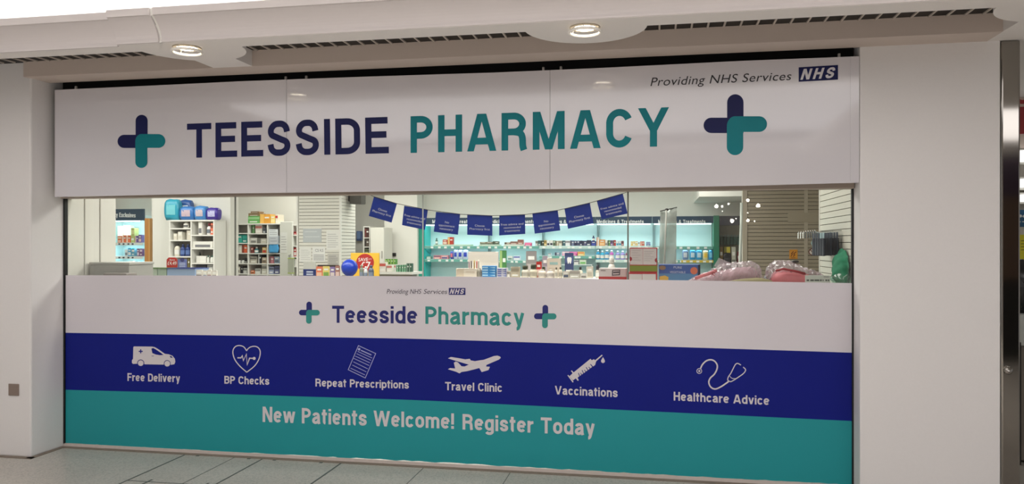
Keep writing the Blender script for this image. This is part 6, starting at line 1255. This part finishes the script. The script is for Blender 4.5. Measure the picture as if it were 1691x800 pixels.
for p0, p1 in ((1332, 1336), (1338, 1344), (1345, 1353), (1354, 1357), (1358.5, 1360), (1363, 1366), (1367, 1369.5)): a = P(p0, 462, 0.158); b = P(p1, 464.6, 0.158); add_box(bm, a.x, b.x, 0.1568, 0.158, b.z, a.z)
a = P(1360, 457.4, 0.158); b = P(1368.5, 458.2, 0.158); add_box(bm, a.x, b.x, 0.1568, 0.158, b.z, a.z); obj('print_lines', bm, cm((84, 90, 84)), t)
# --- hooks and dark packets on the return wall
HY = [0.46, 0.54, 0.62, 0.70, 0.79, 0.88, 0.98, 1.08]
zhk = 1.655
for k, y_ in enumerate(HY):
    ln = 0.17; t = thing('wire_hook', (XW, y_, zhk), 'silver wire hook on the white return wall, %s from the glass' % ORD[k], 'hook', 'wire hooks on the return wall')
    bm = bmesh.new(); add_tube(bm, [(XW - 0.0005, y_, zhk), (XW - ln, y_, zhk - 0.01), (XW - ln - 0.006, y_, zhk + 0.004)], 0.0028, 6); obj('hook_wire', bm, M_chrome, t)
    box('price_flag', XW - ln - 0.010, XW - ln - 0.007, y_ - 0.012, y_ + 0.012, zhk - 0.05, zhk - 0.004, M_ticket if k > 4 else cm((60, 64, 70)), t)
q = 0
for k, y_ in enumerate(HY[:5]):
    for j in range(3):
        X = XW - 0.03 - 0.045 * j; z1 = zhk - 0.004 - 0.002 * j; q += 1
        t = thing('hanging_packet', (X, y_, z1 - 0.18), 'dark blue packet on hook %s from the glass, %s from the wall' % (ORD[k], ORD[j]), 'packet', 'dark packets on the return wall hooks')
        bm = bmesh.new(); add_box(bm, X - 0.006, X + 0.006, y_ - 0.034, y_ + 0.034, z1 - 0.17, z1 - 0.045, 0.005, seg=2); obj('packet_body', bm, cm((34, 42, 54), 0.75), t)
        bm = bmesh.new(); add_box(bm, X - 0.001, X + 0.001, y_ - 0.030, y_ + 0.030, z1 - 0.046, z1 - 0.006, 0.0004); obj('header_card', bm, cm((150, 176, 180) if (k < 2 and j == 2) else (52, 62, 76), 0.7), t)
t = thing('dark_goggles', (XW - 0.1, 0.9, 1.47), 'dark goggles hanging below the wire hooks', 'goggles')
bm = bmesh.new(); Yg = 0.80
for cx_ in (1351.5, 1362.5):
    c = P(cx_, 416.5, Yg); pr = [(0.001, -0.012), (0.026, -0.010), (0.030, 0.0), (0.026, 0.012), (0.001, 0.014)]; b2 = bmesh.new(); add_lathe(b2, (0, 0, 0), pr, 18); bmesh.ops.rotate(b2, verts=b2.verts, matrix=Matrix.Rotation(PI / 2, 3, 'X')); bmesh.ops.translate(b2, verts=b2.verts, vec=c); me = bpy.data.meshes.new('m'); b2.to_mesh(me); b2.free(); bm.from_mesh(me); bpy.data.meshes.remove(me)
obj('lens_cups', bm, cm((24, 28, 34), 0.15), t)
bm = bmesh.new(); add_tube(bm, [P(1346, 415, Yg + .01), P(1340, 402, Yg + 0.05), P(1346, 382, Yg + 0.06), P(1366, 396, Yg + 0.02), P(1368, 415, Yg + .01)], 0.005, 8); add_tube(bm, [P(1355, 415, Yg), P(1359, 415, Yg)], 0.006, 8); obj('strap', bm, cm((150, 180, 176), 0.4), t)
# stickers on the taupe slatwall
Yk = YP - 0.001
t = thing('orange_sticker', (PX(1310, Yk), Yk, 1.5), 'orange square warning sticker on the taupe slatwall', 'sticker', 'stickers on the taupe slatwall'); a, b = P(1303.5, 412.5, Yk), P(1317, 428, Yk); box('sticker', a.x, b.x, Yk - 0.002, Yk, b.z, a.z, cm((222, 150, 34)), t)
bm = bmesh.new(); mpx = ident; stroke(bm, [(1306, 424), (1308.5, 420), (1307, 419), (1310.5, 415.5)], 1.3, Yk - 0.0021, 0.0006, mpx); stroke(bm, [(1309.5, 424), (1312.5, 421.5), (1310.5, 419.6), (1315, 416)], 1.3, Yk - 0.0021, 0.0006, mpx); stroke(bm, [(1306, 426), (1313.5, 426)], 0.8, Yk - 0.0021, 0.0006, mpx); obj('warning_mark', bm, cm((120, 60, 16)), t)
t = thing('prohibition_sticker', (PX(1340, Yk), Yk, 1.5), 'round white prohibition sticker with dark red ring on the taupe slatwall', 'sticker', 'stickers on the taupe slatwall'); bm = bmesh.new(); fill_loops(bm, [circ(1341, 416.2, 5.6, 28)], Yk, 0.0015, ident); obj('sticker', bm, cm((226, 222, 210)), t)
bm = bmesh.new(); stroke(bm, circ(1341, 416.2, 5.0, 28), 1.3, Yk - 0.0016, 0.0006, ident, True); stroke(bm, [(1337.8, 412.8), (1344.2, 419.6)], 1.1, Yk - 0.0016, 0.0006, ident); obj('red_ring', bm, cm((110, 24, 26)), t)
# --- neighbouring shop glimpsed right of the steel column
YN2 = 1.6; M_nw = mat('neighbour_white', (226, 220, 210), 0.6)
sbox('wall_neighbour', 2.14, 7.5, 1.9, 2.0, 0, 2.775, M_nw)
t = thing('neighbour_sign', (PX(1720, 1.8), 1.8, 1.9), 'white and red shop sign with a red letter right of the steel column', 'sign')
a, b = P(1674, 116, 1.82), P(1790, 244, 1.82); box('sign_panel', a.x, b.x, 1.80, 1.86, b.z, a.z, mat('neighbour_sign_white', (222, 206, 194), 0.5), t, 0.004)
a2, b2 = P(1674, 177, 1.80), P(1790, 219, 1.80); box('red_band', a2.x, b2.x, 1.794, 1.80, b2.z, a2.z, mat('neighbour_red', (164, 54, 60), 0.5), t, 0.002)
bm = bmesh.new(); stroke(bm, smooth_line([(1696, 140), (1688, 133), (1680, 136), (1677, 144), (1682, 151), (1690, 155), (1696, 161), (1692, 168), (1684, 168), (1676, 163)], 5), 6.5, 1.798, 0.006, ident); obj('lettering', bm, mat('neighbour_red', (164, 54, 60), 0.5), t)
bm = bmesh.new(); stroke(bm, smooth_line([(1674, 133), (1684, 123), (1696, 119), (1712, 119)], 5), 9, 1.798, 0.006, ident); obj('dark_arc', bm, cm((84, 40, 42)), t)
for k, (p0, p1) in enumerate(((249, 265), (296, 308), (322, 332))):
    a, b = P(1674, p0, 1.75), P(1800, p1, 1.75); t = thing('strip_light', ((a.x + b.x) / 2, 1.75, b.z), 'white strip light in the neighbouring shop, %s' % ('topmost', 'middle one', 'lowest')[k], 'light', 'neighbouring strip lights')
    box('light_tube', a.x, b.x, 1.745, 1.79, b.z, a.z, mat('strip_light_glow', (250, 252, 255), 0.5, emit=((250, 252, 255), 1.6)), t, 0.003); box('light_housing', a.x - 0.01, b.x + 0.01, 1.791, 1.86, b.z - 0.02, a.z + 0.02, cm((176, 172, 160)), t, 0.003)
t = thing('blue_poster', (PX(1700, 1.8), 1.8, 1.6), 'dark blue poster with white marks in the neighbouring shop', 'poster'); a, b = P(1678, 347, 1.8), P(1720, 375, 1.8); box('poster', a.x, b.x, 1.795, 1.80, b.z, a.z, cm((34, 88, 128)), t)
bm = bmesh.new(); fill_loops(bm, [circ(1685, 357, 2.5, 16), plus(1690.5, 357.5, 2.2, 0.8)], 1.7945, 0.001, ident); stroke(bm, [(1682.5, 366.5), (1685.5, 366.5)], 1.6, 1.7945, 0.001, ident); stroke(bm, [(1688, 366.5), (1700, 366.5)], 1.6, 1.7945, 0.001, ident); obj('white_marks', bm, M_paper, t)
t = thing('yellow_poster', (PX(1700, 1.7), 1.7, 1.3), 'yellow poster with dark lines above the dark bag', 'poster'); a, b = P(1682, 388, 1.7), P(1720, 431, 1.7); box('poster', a.x, b.x, 1.70, 1.705, b.z, a.z, cm((226, 218, 40)), t)
bm = bmesh.new()
for p0 in (398, 403, 408, 413): stroke(bm, [(1686, p0), (1705, p0)], 1.3, 1.6995, 0.0008, ident)
obj('print_lines', bm, cm((120, 116, 30)), t)
YO = 0.8; zc0 = zpx(1690, 521, YO)
t = thing('service_counter', (PX(1720, YO), YO, 0), 'pale service counter with black edge right of the steel column', 'counter')
xa = PX(1677, YO); box('counter_front', xa + 0.02, xa + 1.4, YO + 0.03, YO + 0.5, 0.02, zc0 - 0.22, cm((116, 108, 98), 0.4), t, 0.004); box('counter_top', xa, xa + 1.42, YO, YO + 0.54, zc0 - 0.2195, zc0, cm((186, 190, 184), 0.35), t, 0.01, seg=2); box('black_edge', xa - 0.004, xa + 0.03, YO - 0.02, YO + 0.02, 0.0, zc0 - 0.19, cm((24, 24, 24), 0.3), t, 0.004)
pouch('black_bag', 'soft black bag standing on the pale service counter', 'bag', None, 1676, 1716, 430, zc0 + 0.001, YO + 0.1, 0.3, (22, 24, 26), (34, 36, 40))
